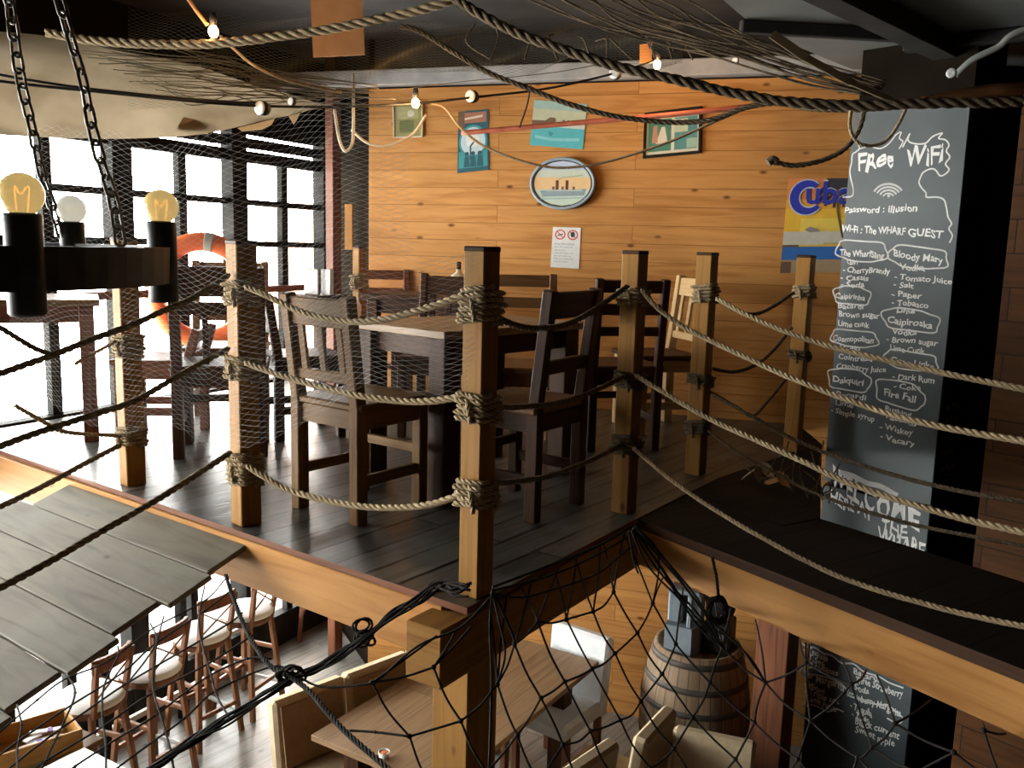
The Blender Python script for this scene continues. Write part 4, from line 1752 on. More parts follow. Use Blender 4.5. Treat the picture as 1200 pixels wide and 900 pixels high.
def oband(m, v0, v1, r=.43):
    a = lambda v: math.sqrt(max(0, r * r - (v - .5) ** 2))
    n = 10
    pts = [(.5 - a(lerp(v0, v1, i / n)), lerp(v0, v1, i / n)) for i in range(n + 1)] + [(.5 + a(lerp(v1, v0, i / n)), lerp(v1, v0, i / n)) for i in range(n + 1)]
    S.shape(m, pts)


S.ring(flat('rim_grey_blue', (0.28, 0.36, 0.42)), .5, .5, .5, .5, .035)
oband(flat('sky_blue', (0.42, 0.52, 0.66)), .07, .30)
oband(flat('sky_mint', (0.52, 0.60, 0.50)), .24, .42)
oband(flat('sky_orange', (0.72, 0.50, 0.25)), .38, .62)
oband(flat('sea_pale', (0.50, 0.62, 0.52)), .62, .93)
S.shape(flat('hull_grey', (0.24, 0.33, 0.37)), [(.17, .66), (.20, .76), (.84, .73), (.87, .60), (.55, .62), (.17, .64)])
S.rect(flat('deck_pale', (0.42, 0.48, 0.48)), .26, .61, .80, .65)
for u in (.42, .57):
    S.rect(flat('funnel_dark', (0.12, 0.03, 0.025)), u - .02, .44, u + .025, .62)
for u in (.35, .49, .66):
    S.rect(BROWN, u, .56, u + .035, .62)
S.line(flat('smoke_green', (0.36, 0.44, 0.30)), [(.44, .42), (.52, .38), (.66, .37), (.80, .34)], .008)
S.line(flat('wake', (0.30, 0.44, 0.46)), [(.18, .80), (.5, .79), (.84, .77)], .008)
S.mb.build('painted_panel', None, t)
mb = MB()
mb.tube([S.at(.5 + .478 * math.cos(a), .5 - .478 * math.sin(a), .002) for a in [2 * math.pi * i / 48 for i in range(48)]], .011, 8, closed=True)
mb.build('rim', flat('rim_grey_blue', (0.28, 0.36, 0.42)), t)
mb = MB()
mb.box(-KN * .047 + oy * .4, (.06, .02, .03), (KD, KN, Z), .002)
mb.build('hanger', M['black_metal'], t)

# paper notice
S = wallsheet([(648, 266), (680.5, 267), (678.5, 315), (645, 313)])
org = S.at(.5, 1)
S.base(WHITE, .003)
S.ring(REDP, .28, .18, .19, .125, .045).ring(REDP, .73, .18, .19, .125, .045)
S.line(REDP, [(.16, .10), (.40, .26)], .006).line(REDP, [(.61, .10), (.85, .26)], .006)
S.line(INK, [(.20, .20), (.37, .17)], .007).disc(INK, .73, .17, .08, .07)
for i, (v, w_) in enumerate(((.40, .8), (.47, .75), (.55, .5), (.62, .78), (.69, .7), (.76, .78), (.83, .6))):
    S.k += 1
    S.mb.use(flat('notice_text', (0.38, 0.42, 0.45)))
    put_text(S.mb, 'nnnn nnn nnnnn 'if i == 0 else 'nnn nn nnnn nn nnn'[:int(20 * w_)], S.at(.1, v + .03, 0), (S.at(1, v) - S.at(0, v)).normalized(), (S.at(.1, v) - S.at(.1, v + .1)).normalized(), KN, (S.at(w_, v) - S.at(.1, v)).length, .014 if i == 0 else .010, off=.0003 * S.k)
t = S.mb
t.v = [(x - org.x, y - org.y, z - org.z) for x, y, z in t.v]
o = t.build('paper_notice')
o.location = org
tag(o, 'white paper notice with two red prohibition rings, under the oval plaque', 'notice')

# Cuba poster
S = wallsheet([(924, 209), (1000, 209), (992, 319), (914, 320)])
org = S.at(.5, 1)
S.base(flat('poster_yellow', (0.85, 0.52, 0.06)), .004)
S.rect(flat('poster_orange', (0.72, 0.26, 0.08)), 0, 0, 1, .22).rect(flat('poster_amber', (0.82, 0.42, 0.06)), 0, .22, 1, .32)
S.rect(flat('poster_glow', (0.88, 0.66, 0.12)), .25, .42, 1, .56).rect(flat('poster_haze', (0.62, 0.60, 0.52)), 0, .56, 1, .70).rect(flat('poster_blue', (0.04, 0.16, 0.48)), 0, .72, 1, .86)
S.rect(flat('poster_sand', (0.42, 0.30, 0.18)), 0, .86, 1, 1).rect(BROWN, 0, .88, .16, 1).rect(BROWN, 0, .70, .25, .725)
S.rect(INK, .60, 0, 1, .17)
for i in range(8):
    a = math.radians(150 + i * 28)
    S.line(INK, [(.78, .12), (.78 + .22 * math.cos(a), .12 - .10 * math.sin(a)), (.78 + .30 * math.cos(a), .20 - .10 * math.sin(a))], .016)
S.line(BROWN, [(.78, .12), (.80, .35), (.90, .62)], .012)
S.shape(flat('boat_grey', (0.30, 0.27, 0.28)), [(.32, .54), (.40, .57), (.56, .56), (.50, .53), (.40, .51)])
S.rect(flat('jetty', (0.55, 0.45, 0.2)), .62, .68, .95, .70)
BLU, LBL = flat('lettering_blue', (0.035, 0.05, 0.42)), flat('lettering_edge', (0.55, 0.62, 0.70))
for m_, g in ((LBL, .02), (BLU, 0)):
    S.k += 1
    S.mb.use(m_)
    kk = .0003 * S.k

    def el_(cu, cv, ru, rv, w0, a0, a1):
        n = 20
        for i in range(n):
            a, b = [math.radians(a0 + (a1 - a0) * j / n) for j in (i, i + 1)]
            wf = lambda t: w0 * (.35 + .65 * abs(math.cos((t - math.pi) / 2)) ** 1.5)
            f = lambda t, s: S.at(cu + (ru + g - s * (wf(t) + 2 * g)) * math.cos(t), cv - (rv + g * .7 - s * (wf(t) + 2 * g) * .7) * math.sin(t), kk)
            S.mb.poly([f(a, 0), f(b, 0), f(b, 1), f(a, 1)])
    el_(.31, .20, .26, .18, .14, 50, 325)
    ux_, uy_ = (S.at(1, 0) - S.at(0, 0)).normalized(), Z
    put_text(S.mb, 'uba', S.at(.30, .262, 0), ux_, uy_, KN, (S.at(.72, 0) - S.at(0, 0)).length, .135 if g == 0 else .143, off=kk)
mbx = S.mb
mbx.v = [(x - org.x, y - org.y, z - org.z) for x, y, z in mbx.v]
o = mbx.build('poster')
o.location = org
tag(o, 'yellow and blue beach poster lettered Cuba, partly behind the blackboard', 'poster')

# ================================================================== BLACKBOARDS ON THE PILLAR
def board(px_l, px_r, ytop, ybot, lines, name, label, outlines, grid_=None):
    """blackboard on the pillar's front face between two heights"""
    z1, z0 = PP(px_l[1], ytop).z, PP(px_l[0], ybot).z
    org = PL + QU * (pwid / 2) - QV * .012 + Z * z0
    t = thing(name, label, 'blackboard', org, 0, 'blackboards on the pillar')
    mb = MB()
    mb.box(org + Z * ((z1 - z0) / 2), (pwid + .012, .024, z1 - z0), (QU, QV, Z), .002)
    mb.use(M['board'])
    for i in range(len(mb.mi)):
        mb.mi[i] = 0
    put(mb, 'panel', t, org)
    w = MB().use(M['chalk'])
    nB = -QV
    for s, x0, y0, x1, y1, cap in lines:
        a, b = PP(x0, y0, .0245), PP(x1, y1, .0245)
        hgt = (PP(x0, y0 - cap, .0245) - a).length
        d = b - a
        put_text(w, s, a, d.normalized(), Z, nB, d.length, hgt, jit=.10, off=.0008)
    for pts, wd in outlines:
        P = [PP(x, y, .0255) for x, y in pts]
        ribbon(w, catmull(P, 5), nB, wd)
    put(w, 'chalk_writing', t, org)
    return t


def cloud(x0, y0, x1, y1, n=26, sl=0.0, amp=.7):
    cx, cy, rx, ry = (x0 + x1) / 2, (y0 + y1) / 2, (x1 - x0) / 2, (y1 - y0) / 2
    pts = []
    for i in range(n + 1):
        a = 2 * math.pi * i / n
        k = 1 + .06 * math.sin(5 * a + x0)
        c, s = math.cos(a), math.sin(a)
        x = math.copysign(abs(c) ** .6, c) * rx
        y = math.copysign(abs(s) ** .75, s) * ry
        pts.append((cx + x * k, cy + y * k + x * sl))
    return (pts, .0085)


UL = [
    ('FRee', 1005, 201, 1048, 194, 20), ('WiFi', 1060, 195, 1104, 190, 21),
    ('Password :', 990, 249, 1036, 249, 7), ('illusion', 1041, 249, 1075, 247, 8),
    ('Wi-Fi :', 986, 271, 1010, 273, 8), ('The WHARF', 1013, 273, 1061, 275, 8), ('GUEST', 1064, 276, 1105, 279, 9),
    ('The WharfSling', 984, 299, 1036, 303, 7), ('Gin', 992, 310, 1005, 310, 6), ('- CherryBrandy', 988, 319, 1043, 321, 6.5), ('- Cassis', 985, 328, 1018, 329, 6), ('- Soda', 985, 336, 1013, 337, 6),
    ('Caipirinha', 979, 349, 1014, 352, 6), ('Bacardi', 982, 361, 1012, 362, 6), ('Brown sugar', 983, 371, 1031, 373, 6.5), ('Lime cunk', 982, 382, 1019, 384, 6.5),
    ('Cosmopolitan', 976, 399, 1024, 402, 6.5), ('Vodka', 984, 411, 1009, 412, 6), ('Cointreau', 982, 421, 1022, 424, 6), ('Cranberry Juice', 980, 431, 1038, 437, 6),
    ('Daiquiri', 976, 447, 1012, 452, 7), ('Bacardi', 980, 464, 1015, 469, 6), ('Lime', 979, 474, 1000, 478, 6), ('- Simple syrup', 974, 483, 1025, 494, 6),
    ('Bloody Mary', 1047, 301, 1105, 309, 8), ('Vodka', 1054, 316, 1084, 318, 7), ('- Tomato Juice', 1048, 327, 1116, 333, 6.5), ('- Salt', 1047, 336, 1071, 338, 6), ('- Paper', 1045, 347, 1080, 350, 6.5), ('- Tobasco', 1045, 357, 1088, 361, 6.5), ('Lime', 1051, 366, 1072, 368, 6),
    ('Caipiroska', 1040, 378, 1093, 385, 7.5), ('Vodka', 1045, 392, 1074, 393, 7), ('- Brown sugar', 1039, 400, 1099, 405, 6.5), ('Lime Cunk', 1043, 411, 1084, 415, 6.5),
    ('Copa Linke', 1044, 425, 1095, 433, 7), ('- Dark Rum', 1046, 444, 1095, 449, 7), ('- Coke', 1047, 455, 1079, 458, 6), ('Fire Fall', 1036, 463, 1073, 472, 8),
    ('- Bushing', 1031, 480, 1068, 489, 6), ('Tabasco', 1036, 489, 1074, 500, 6), ('- Wiskey', 1031, 502, 1070, 511, 6.5), ('- Vacary', 1031, 514, 1072, 524, 6.5),
]
UO = [cloud(980, 282, 1040, 306, sl=.06), cloud(1042, 289, 1111, 314, sl=.1), cloud(977, 336, 1020, 357, sl=.08), cloud(974, 387, 1029, 406, sl=.1), cloud(1034, 363, 1101, 388, sl=.14), cloud(1036, 412, 1099, 433, sl=.14), cloud(970, 433, 1020, 458, sl=.14), cloud(1026, 447, 1083, 477, sl=.24)]
UO += [([(1005, 168), (1007, 174), (1003, 178), (999, 181), (998, 190), (996, 200), (997, 209), (999, 217), (1000, 224), (998, 230), (988, 231)], .008),
       ([(1006, 175), (1012, 173), (1020, 172), (1032, 174), (1042, 168), (1050, 158), (1056, 155), (1054, 162), (1058, 166), (1054, 174)], .007),
       ([(1058, 172), (1066, 157), (1064, 164), (1070, 168), (1084, 168), (1093, 160), (1104, 156), (1100, 162), (1108, 164), (1112, 170), (1109, 177), (1113, 184), (1108, 192), (1112, 198), (1109, 203), (1102, 206), (1096, 199), (1090, 198), (1082, 202), (1079, 207), (1077, 214), (1080, 220), (1085, 226), (1086, 231), (1098, 231), (1106, 234), (1109, 243), (1111, 254), (1115, 262), (1112, 268), (1116, 276), (1113, 284)], .008)]
for i, r in enumerate((19, 15, 11, 7)):
    UO.append(([(1041 + r * 1.0 * math.sin(math.radians(a)), 233 - r * .92 * math.cos(math.radians(a)) + (3 if i == 0 else 0) * 0) for a in range(-58, 59, 14)], .011 if i < 3 else .009))
UO.append(([(1041, 229), (1041.6, 230)], .014))
board((965, 1003), (1090, 1137), 128, 562, UL, 'blackboard', 'tall blackboard chalked with FREE WIFI and a list of drinks', UO)
WL = [('W', 975, 566, 990, 577, 20), ('EL', 991, 583, 1008, 591, 24), ('COM', 1011, 596, 1060, 613, 22), ('E', 1063, 617, 1078, 622, 22), ('HERE AT', 973, 588, 1022, 610, 14), ('THE', 1032, 622, 1062, 632, 15), ('WHARF', 1028, 636, 1083, 655, 18), ('HI', 1064, 632, 1080, 636, 12)]
WL = WL[:-1]
board((965, 970), (1090, 1090), 568, 690, WL, 'blackboard', 'blackboard chalked WELCOME in big double letters, low behind the bridge', [([(983, 553), (1000, 558), (1016, 566), (1032, 570), (1050, 580)], .03)])
LLn = [('- Tequila', 942, 763, 970, 775, 7), ('- T.Sec', 942, 771, 966, 781, 7), ('- 2 cubinas', 943, 780, 982, 792, 7), ('Mar Margarita', 940, 792, 990, 810, 9), ('- Midori', 943, 804, 966, 814, 7), ('- Triple sec', 943, 812, 983, 826, 7), ('Lime Juice', 946, 820, 980, 834, 7),
       ('Bacardi', 1000, 790, 1030, 800, 7), ('Three Strawberry', 1002, 799, 1058, 818, 8), ('- Soda', 996, 806, 1018, 814, 7), ('Strawberry Margarita', 992, 815, 1056, 840, 8), ('- Tequila', 996, 830, 1022, 841, 8), ('- T.Sec', 998, 840, 1018, 848, 8), ('Black currant', 1002, 848, 1054, 866, 8), ('Sweet apple', 1002, 857, 1048, 876, 8)]
LO = [([(940, 754), (946, 758), (955, 759), (964, 765), (976, 769), (986, 777), (1000, 778), (1012, 787), (1030, 793), (1042, 800), (1058, 806)], .010), ([(940, 782), (937, 787), (940, 793), (950, 790), (966, 793), (984, 800), (992, 808)], .009), ([(941, 828), (952, 826), (962, 830), (970, 834), (980, 831), (988, 834)], .009), ([(996, 816), (1014, 822), (1030, 826), (1040, 826), (1050, 834), (1058, 842), (1052, 848), (1040, 842)], .009)]
board((930, 940), (1060, 1062), 745, 925, LLn, 'blackboard', 'lower blackboard chalked with cocktails, below the bridge beam', LO)
# faint old writing on the pillar's dark side
mb = MB().use(M['chalk_dim'])
so = PL + QU * (pwid + .0045)
for i, s in enumerate(('nuns', 'mnunn', 'unmn', 'nmnnu', 'mnnunm', 'unn')):
    put_text(mb, s, so + QV * .05 + Z * (.30 - i * .085), QV, Z, QU, .16 + .02 * (i % 3), .045, jit=.1, off=.001)
o = mb.build('chalk_writing')
o['kind'] = 'structure'
o.parent = bpy.data.objects['pillar']
# ================================================================== CHANDELIER
def circ(a, b, c):
    ax, ay, bx_, by_, cx, cy = a.x, a.y, b.x, b.y, c.x, c.y
    d = 2 * (ax * (by_ - cy) + bx_ * (cy - ay) + cx * (ay - by_))
    x = ((ax * ax + ay * ay) * (by_ - cy) + (bx_ * bx_ + by_ * by_) * (cy - ay) + (cx * cx + cy * cy) * (ay - by_)) / d
    y = ((ax * ax + ay * ay) * (cx - bx_) + (bx_ * bx_ + by_ * by_) * (ax - cx) + (cx * cx + cy * cy) * (bx_ - ax)) / d
    return V3((x, y, 0))


b1, b2, b3 = aty(27, 238, 2.0), aty(183, 240, 2.55), aty(84, 223, 3.05)
cc = V3((-1.66, 2.38, 0))
rad = [(V3((b.x, b.y, 0)) - cc).length for b in (b1, b2, b3)]
Rr = sum(rad) / 3
zr0, zr1 = 0.975, 1.075
t = thing('chandelier', 'black ring chandelier with globe bulbs hanging on chains by the windows', 'chandelier', (cc.x, cc.y, zr1))
mb = MB()
prof = [(Rr - .022, zr0 - zr1), (Rr + .022, zr0 - zr1), (Rr + .026, 0), (Rr - .026, 0), (Rr - .022, zr0 - zr1)]
mb.lathe(prof, n=64, smooth=False)
mb.build('ring', M['black_metal'], t)
a1, a2, a3 = [math.atan2(b.y - cc.y, b.x - cc.x) for b in (b1, b2, b3)]
angs = [a1, a2, a3, a3 + 1.0, a3 + 1.95, a1 - 1.05]
for i, a in enumerate(angs):
    p = V3((Rr * math.cos(a), Rr * math.sin(a), 0))
    mb = MB()
    mb.lathe([(0, -.155), (.034, -.155), (.040, -.148), (.040, .066), (.036, .072), (.018, .072), (0, .068)], p, 24)
    mb.build('candle_tube', M['black_metal'], t)
    mb = MB()
    prof = [(.018, .068)] + [(.0475 * math.sin(b_), .112 - .0475 * math.cos(b_)) for b_ in [math.pi * (.13 + .87 * q_ / 12) for q_ in range(12)]] + [(0, .1595)]
    mb.lathe(prof, p, 24)
    bo = mb.build('bulb', M['bulb_pale_glow'] if i == 2 else M['bulb_glass'], t)
    mb = MB()
    mb.tube(catmull([p + V3((-.012, 0, .075)), p + V3((-.016, .004, .13)), p + V3((0, -.004, .112)), p + V3((.016, .003, .13)), p + V3((.012, 0, .075))], 5), .0016, 5)
    mb.build('filament', M['filament'] if i in (0, 1) else M['filament_dim'], bo)


def chain(mb, path, Lk=.062, wk=.030, r=.0052):
    pts = resample(path, Lk * .78)
    for i, (a, b) in enumerate(zip(pts, pts[1:])):
        d = (b - a).normalized()
        s = d.cross(V3((0.3, 0.9, 0.1))).normalized()
        if i % 2:
            s = d.cross(s)
        s = (s + d.cross(s) * R.uniform(-.3, .3)).normalized()
        c = (a + b) / 2
        lp = []
        for k in range(14):
            an = 2 * math.pi * k / 14
            x, y = math.cos(an), math.sin(an)
            lp.append(c + s * (x * wk * .5) + d * (y * wk * .5 + math.copysign(Lk * .5 - wk * .5, y)))
        mb.tube(lp, r, 5, closed=True)


hub = aty(-20, -215, 2.75)
C1 = [aty(x, y, Y) for x, y, Y in ((10, -6, 2.8), (20, 67, 2.85), (27, 107, 2.9), (37, 147, 2.93), (48, 200, 2.98), (62, 245, 3.0), (72, 281, 3.02))]
C2 = [aty(x, y, Y) for x, y, Y in ((68, -6, 2.5), (85, 53, 2.53), (98, 97, 2.56), (108, 150, 2.6), (120, 195, 2.62), (133, 235, 2.64), (141, 286, 2.66))]
top = CEIL
for P in (C1, C2):
    d = (P[0] - P[1]).normalized()
    P.insert(0, P[0] + d * ((top - .03 - P[0].z) / d.z))
C3 = [cc + V3((-Rr, -.2, zr1 - .02)), cc + V3((-.55, -.05, 1.9)), V3((-1.95, 2.3, CEIL - .03))]
org = V3((cc.x, cc.y, zr1))
for P in (C1, C2, C3):
    mb = MB()
    chain(mb, [q - org for q in catmull(P, 10)])
    mb.build('chain', M['chain'], t)

# ================================================================== CANVAS SAIL under the ceiling
lower = [aty(x, y, Y) for x, y, Y in ((-90, 150, 4.4), (-20, 156, 4.45), (50, 161, 4.5), (120, 163, 4.55), (180, 161, 4.6), (230, 158, 4.7), (270, 151, 4.8), (310, 141, 4.95), (345, 134, 5.1), (372, 127, 5.25), (392, 125, 5.3))]
upper = [aty(x, y, Y) for x, y, Y in ((-90, 30, 4.55), (-20, 36, 4.75), (50, 42, 5.0), (120, 55, 5.05), (180, 66, 5.1), (230, 78, 5.15), (270, 90, 5.2), (310, 102, 5.25), (345, 112, 5.3), (372, 121, 5.33), (392, 123, 5.34))]
rows = []
lo, up = catmull(lower, 6), catmull(upper, 6)
NR = 16
for i in range(NR + 1):
    v = i / NR
    row = []
    for j, (a, b) in enumerate(zip(lo, up)):
        bul = math.sin(math.pi * v) * .28 * (1 - j / len(lo)) ** .6
        w_ = .016 * math.sin(j * .7 + v * 6) * math.sin(v * math.pi) + .010 * math.sin(j * .31 - v * 11)
        row.append(lerp(a, b, v) + V3((-.3, -.9, -.35)).normalized() * (bul + w_))
    rows.append(row)
mb = MB()
mb.grid(rows)
o = rows[0][0].copy()
mb.v = [(x - o.x, y - o.y, z - o.z) for x, y, z in mb.v]
ob = mb.build('canvas_sail', M['canvas'])
ob.location = o
tag(ob, 'sagging tan canvas sail slung under the ceiling above the windows', 'sail')
# torn flaps along the sail's lower edge
FL = [[(322, 139), (318, 146), (306, 152), (284, 154), (278, 150)], [(352, 131), (348, 140), (344, 146), (338, 136)], [(244, 157), (238, 148), (228, 140), (215, 137), (206, 152), (212, 156)]]
for i, (pts, lab) in enumerate(zip(FL, ('ragged torn flap hanging from the canvas edge near the sockets', 'small torn point hanging from the canvas edge', 'backlit patch of canvas overlapping the sail'))):
    P = [aty(x, y, 4.78 + (x - 240) / 300) for x, y in pts]
    mb = MB()
    o = P[0].copy()
    n_ = -FW.normalized()
    mb.slab([p - o for p in reversed(P)], n_, .004)
    ob = mb.build('canvas_flap', M['canvas_backlit'])
    ob.location = o
    tag(ob, lab, 'canvas flap', 'torn canvas flaps')

# ================================================================== OVERHEAD ROPES, CABLES, PIPES
def run(name, label, cat, pts, r, m, kind='tube', group=None, n=7):
    P = [aty(x, y, Y) for x, y, Y in pts]
    o = P[0].copy()
    mb = MB()
    Q = [q - o for q in catmull(P, 10)]
    if kind == 'rope':
        mb.rope(Q, r)
    else:
        mb.tube(Q, r, n)
    ob = mb.build(name, m)
    ob.location = o
    return tag(ob, label, cat, group)


OG = 'ropes slung under the ceiling'
run('ceiling_rope', 'thick pale rope sagging past the first lit bulb', 'rope', [(55, 38, 4.2), (95, 46, 4.15), (160, 51, 4.1), (230, 52, 4.05), (300, 46, 4.0), (380, 35, 3.95), (460, 19, 3.9), (520, 3, 3.85), (545, -14, 3.85)], .021, M['rope'], 'rope', OG)
run('ceiling_rope', 'thickest dark rope crossing from ceiling middle to above the blackboard', 'rope', [(520, -14, 3.8), (545, 6, 3.78), (600, 36, 3.75), (660, 58, 3.7), (720, 77, 3.66), (790, 93, 3.62), (850, 107, 3.6), (920, 119, 3.55), (1000, 123, 3.5), (1080, 121, 3.45), (1200, 119, 3.4), (1320, 115, 3.4)], .021, M['rope_dark'], 'rope', OG)
run('ceiling_rope', 'thinner dark rope looping across the framed green print', 'rope', [(470, 31, 4.6), (490, 36, 4.6), (530, 60, 4.6), (570, 84, 4.6), (620, 104, 4.6), (670, 123, 4.6), (720, 136, 4.6), (780, 143, 4.6), (830, 141, 4.55), (870, 127, 4.5), (910, 121, 4.45), (960, 128, 4.3), (1030, 127, 4.2), (1110, 120, 4.1)], .014, M['rope_dark'], 'rope', OG)
run('ceiling_rope', 'slack tan cord falling across the tall teal poster and oval plaque', 'rope', [(506, 121, 5.2), (522, 127, 5.2), (540, 150, 5.2), (565, 170, 5.2), (600, 185, 5.2), (645, 196, 5.2), (690, 194, 5.2), (735, 183, 5.2), (790, 164, 5.2), (830, 146, 5.2), (880, 125, 5.2)], .008, M['rope'], 'rope', OG)
run('ceiling_rope', 'dark rope end with frayed tip hooking left of the blackboard', 'rope', [(1012, 125, 4.3), (1010, 142, 4.3), (1001, 162, 4.3), (985, 178, 4.3), (960, 189, 4.3), (930, 194, 4.3), (908, 190, 4.3)], .013, M['rope_dark'], 'rope', OG)
run('frayed_tuft', 'frayed dark tuft at the hooked rope end', 'rope', [(911, 190, 4.3), (906, 187, 4.3), (900, 191, 4.3)], .019, M['rope_dark'], 'tube', OG)
run('ceiling_rope', 'thin tan rope loop over the top of the blackboard', 'rope', [(997, 128, 3.9), (996, 150, 3.9), (1004, 166, 3.9), (1020, 171, 3.9), (1038, 165, 3.9), (1052, 147, 3.9), (1064, 122, 3.9)], .008, M['rope'], 'rope', OG)
run('ceiling_twine', 'thin cord slanting down from the first lit bulb', 'cord', [(258, 42, 4.4), (275, 58, 4.4), (300, 78, 4.4), (340, 95, 4.5), (400, 108, 4.7)], .007, M['rope'], 'tube', OG)
run('ceiling_twine', 'pale cord looping from the sail tip to the olive picture', 'cord', [(412, 152, 5.4), (428, 166, 5.4), (445, 171, 5.4), (465, 167, 5.4), (485, 156, 5.4), (500, 134, 5.4)], .008, M['cream_cord'], 'tube', OG)
run('hanging_tube', 'pale bent tube hanging in a U near the window corner', 'tube', [(414, 87, 6.45), (414, 98, 5.7), (414, 125, 5.1), (414, 155, 5.1), (412, 170, 5.1), (405, 177, 5.1), (399, 168, 5.1), (395, 150, 5.1), (392, 128, 5.1)], .009, M['cream_cord'])
run('red_pipe', 'dull red pipe across the wall below the seascape poster', 'pipe', [(541, 156, 5.85), (620, 149, 5.75), (700, 142, 5.65), (760, 137, 5.55), (830, 130, 5.45), (885, 124, 5.4)], .016, M['red_pipe'])
run('light_cable', 'black festoon cable carrying the round sockets', 'cable', [(-40, 90, 3.9), (40, 100, 4.0), (120, 108, 4.1), (220, 118, 4.3), (300, 124, 4.5), (400, 125, 4.8), (490, 121, 5.1), (555, 114, 5.2), (640, 104, 5.3), (720, 86, 5.4), (765, 72, 5.4)], .0065, M['cable'])
run('light_cable', 'second black cable just above the festoon line by the chains', 'cable', [(-40, 80, 3.9), (60, 98, 4.0), (160, 110, 4.15), (250, 118, 4.35), (300, 121, 4.5)], .006, M['cable'])
run('light_cable', 'thin wire hanging down to the red pipe', 'cable', [(622, 100, 5.7), (618, 122, 5.7), (611, 143, 5.7), (609, 150, 5.7)], .005, M['cable'])
run('light_cable', 'orange lit flex leading down to the first lit bulb', 'cable', [(212, -14, 4.1), (230, 12, 4.1), (243, 29, 4.1)], .009, M['ochre'])
P = [aty(x, y, Y) for x, y, Y in ((905, 40, 3.9), (945, 68, 3.85), (1000, 98, 3.75), (1042, 116, 3.62))]
mb = MB()
for a, b in zip(P, P[1:]):
    mb.bar(a - P[0], b - P[0], .045, .005, RT, .001, .002)
ob = mb.build('strap', M['canvas'])
ob.location = P[0]
tag(ob, 'flat tan strap slanting from the ceiling to the thick dark rope', 'strap')
run('ceiling_conduit', 'grey conduit along the ceiling above the blackboard', 'conduit', [(1320, 5, 3.6), (1200, 35, 3.7), (1170, 55, 3.75), (1140, 70, 3.8), (1120, 88, 3.85)], .014, M['concrete'])
run('ceiling_pipe', 'rusty brown pipe running off at the upper edge beside the blackboard', 'pipe', [(1080, 121, 4.05), (1150, 108, 3.95), (1200, 104, 3.9), (1320, 100, 3.9)], .028, M['dark_panel'])

# dark ceiling beams at the right
for (a, b, w_, h_, z_) in (((950, -22), (1118, 62), .13, .10, 2.165), ((868, 31), (1075, 43), .05, .06, 2.185), ((1060, 55), (1330, 25), .07, .06, 2.185)):
    p, q = onz(*a, z_), onz(*b, z_)
    mb = MB()
    mb.bar(p, q, w_, h_, Z.cross(q - p), .006)
    struct(mb.build('ceiling_beam', M['ceil_dark']))
# boards and cardboard hung near the ceiling
for pts, m_, lab, Y in (([(363, -12), (424, -12), (427, 64), (367, 67)], M['ochre'], 'square ochre cardboard sign hanging at the top of the netting', 4.55),
                        ([(750, 52), (764, 50), (764, 74), (750, 76)], M['ochre'], 'small ochre board beside the lit bulb on the beam', 5.6)):
    P = [aty(x, y, Y) for x, y in pts]
    o = P[2].copy()
    mb = MB()
    n_ = (P[1] - P[0]).cross(P[3] - P[0]).normalized()
    if n_.y > 0:
        n_ = -n_
    mb.slab([p - o for p in reversed(P)], n_, .012)
    ob = mb.build('hanging_board', m_)
    ob.location = o
    tag(ob, lab, 'board', 'boards hung under the ceiling')

# lit string bulbs
for (x, y, Y, e, lab) in ((250, 36, 4.1, 3, 'lit orange bulb near the ceiling above the canvas sail'), (487, 120, 5.05, 5, 'lit orange bulb in front of the small olive picture'), (770, 75, 5.45, 5, 'lit orange bulb on the dark beam above the wall')):
    p = aty(x, y, Y)
    t = thing('string_bulb', lab, 'light bulb', p, 0, 'lit string bulbs')
    mb = MB()
    mb.lathe([(0, -.03), (.014, -.026), (.022, -.010), (.020, .008), (.010, .022), (0, .024)], n=14)
    mb.build('bulb', M['spark'], t)
    mb = MB()
    mb.lathe([(0, .020), (.014, .020), (.017, .05), (.012, .075), (0, .078)], n=12)
    mb.build('socket', M['black_plastic'], t)
    lamp('bulb_light', 'POINT', (0, -.05, -.04), e, (1.0, .55, .22), .03, t)
# unlit round sockets on the cable
for (x, y, Y, lab) in ((307, 127, 4.5, 'round white socket on the cable at the sail edge'), (553, 113, 5.2, 'round white socket on the cable above the tall teal poster'), (721, 86, 5.4, 'round white socket on the cable at the painted beam'), (342, 119, 4.7, 'tiny pale socket on the cable near the sail tip'), (862, 71, 5.5, 'small pale socket on the dark beam'), (1115, 86, 3.6, 'square pale socket high beside the blackboard')):
    p = aty(x, y, Y)
    s = 1.0 if x in (307, 553, 721) else .55
    t = thing('cable_socket', lab, 'socket', p, 0, 'unlit sockets on the cables')
    axz = V3((-.5, -.85, .0)).normalized()
    axx = V3((axz.y, -axz.x, 0))
    A = (axx, axz.cross(axx), axz)
    mb = MB()
    mb.lathe([(0, -.03 * s), (.03 * s, -.03 * s), (.036 * s, -.01 * s), (.036 * s, .012 * s), (0, .014 * s)], (0, 0, 0), 18, axis=A)
    mb.build('housing', M['black_plastic'], t)
    mb = MB()
    mb.lathe([(0, .015 * s), (.012 * s, .016 * s), (.030 * s, .022 * s), (.034 * s, .014 * s)], (0, 0, 0), 18, axis=A)
    mb.build('face_plate', M['white_plastic'], t)
# ================================================================== NETS
def strut(mb, a, b, r, n=3):
    d = b - a
    L = d.length
    if L < 1e-6:
        return
    d = d / L
    s = d.orthogonal().normalized()
    t = d.cross(s)
    ra, rb = [], []
    for k in range(n):
        an = 2 * math.pi * k / n
        o = (s * math.cos(an) + t * math.sin(an)) * r
        ra.append(mb.vert(a + o))
        rb.append(mb.vert(b + o))
    for k in range(n):
        k2 = (k + 1) % n
        mb.face([ra[k], ra[k2], rb[k2], rb[k]], None, True)


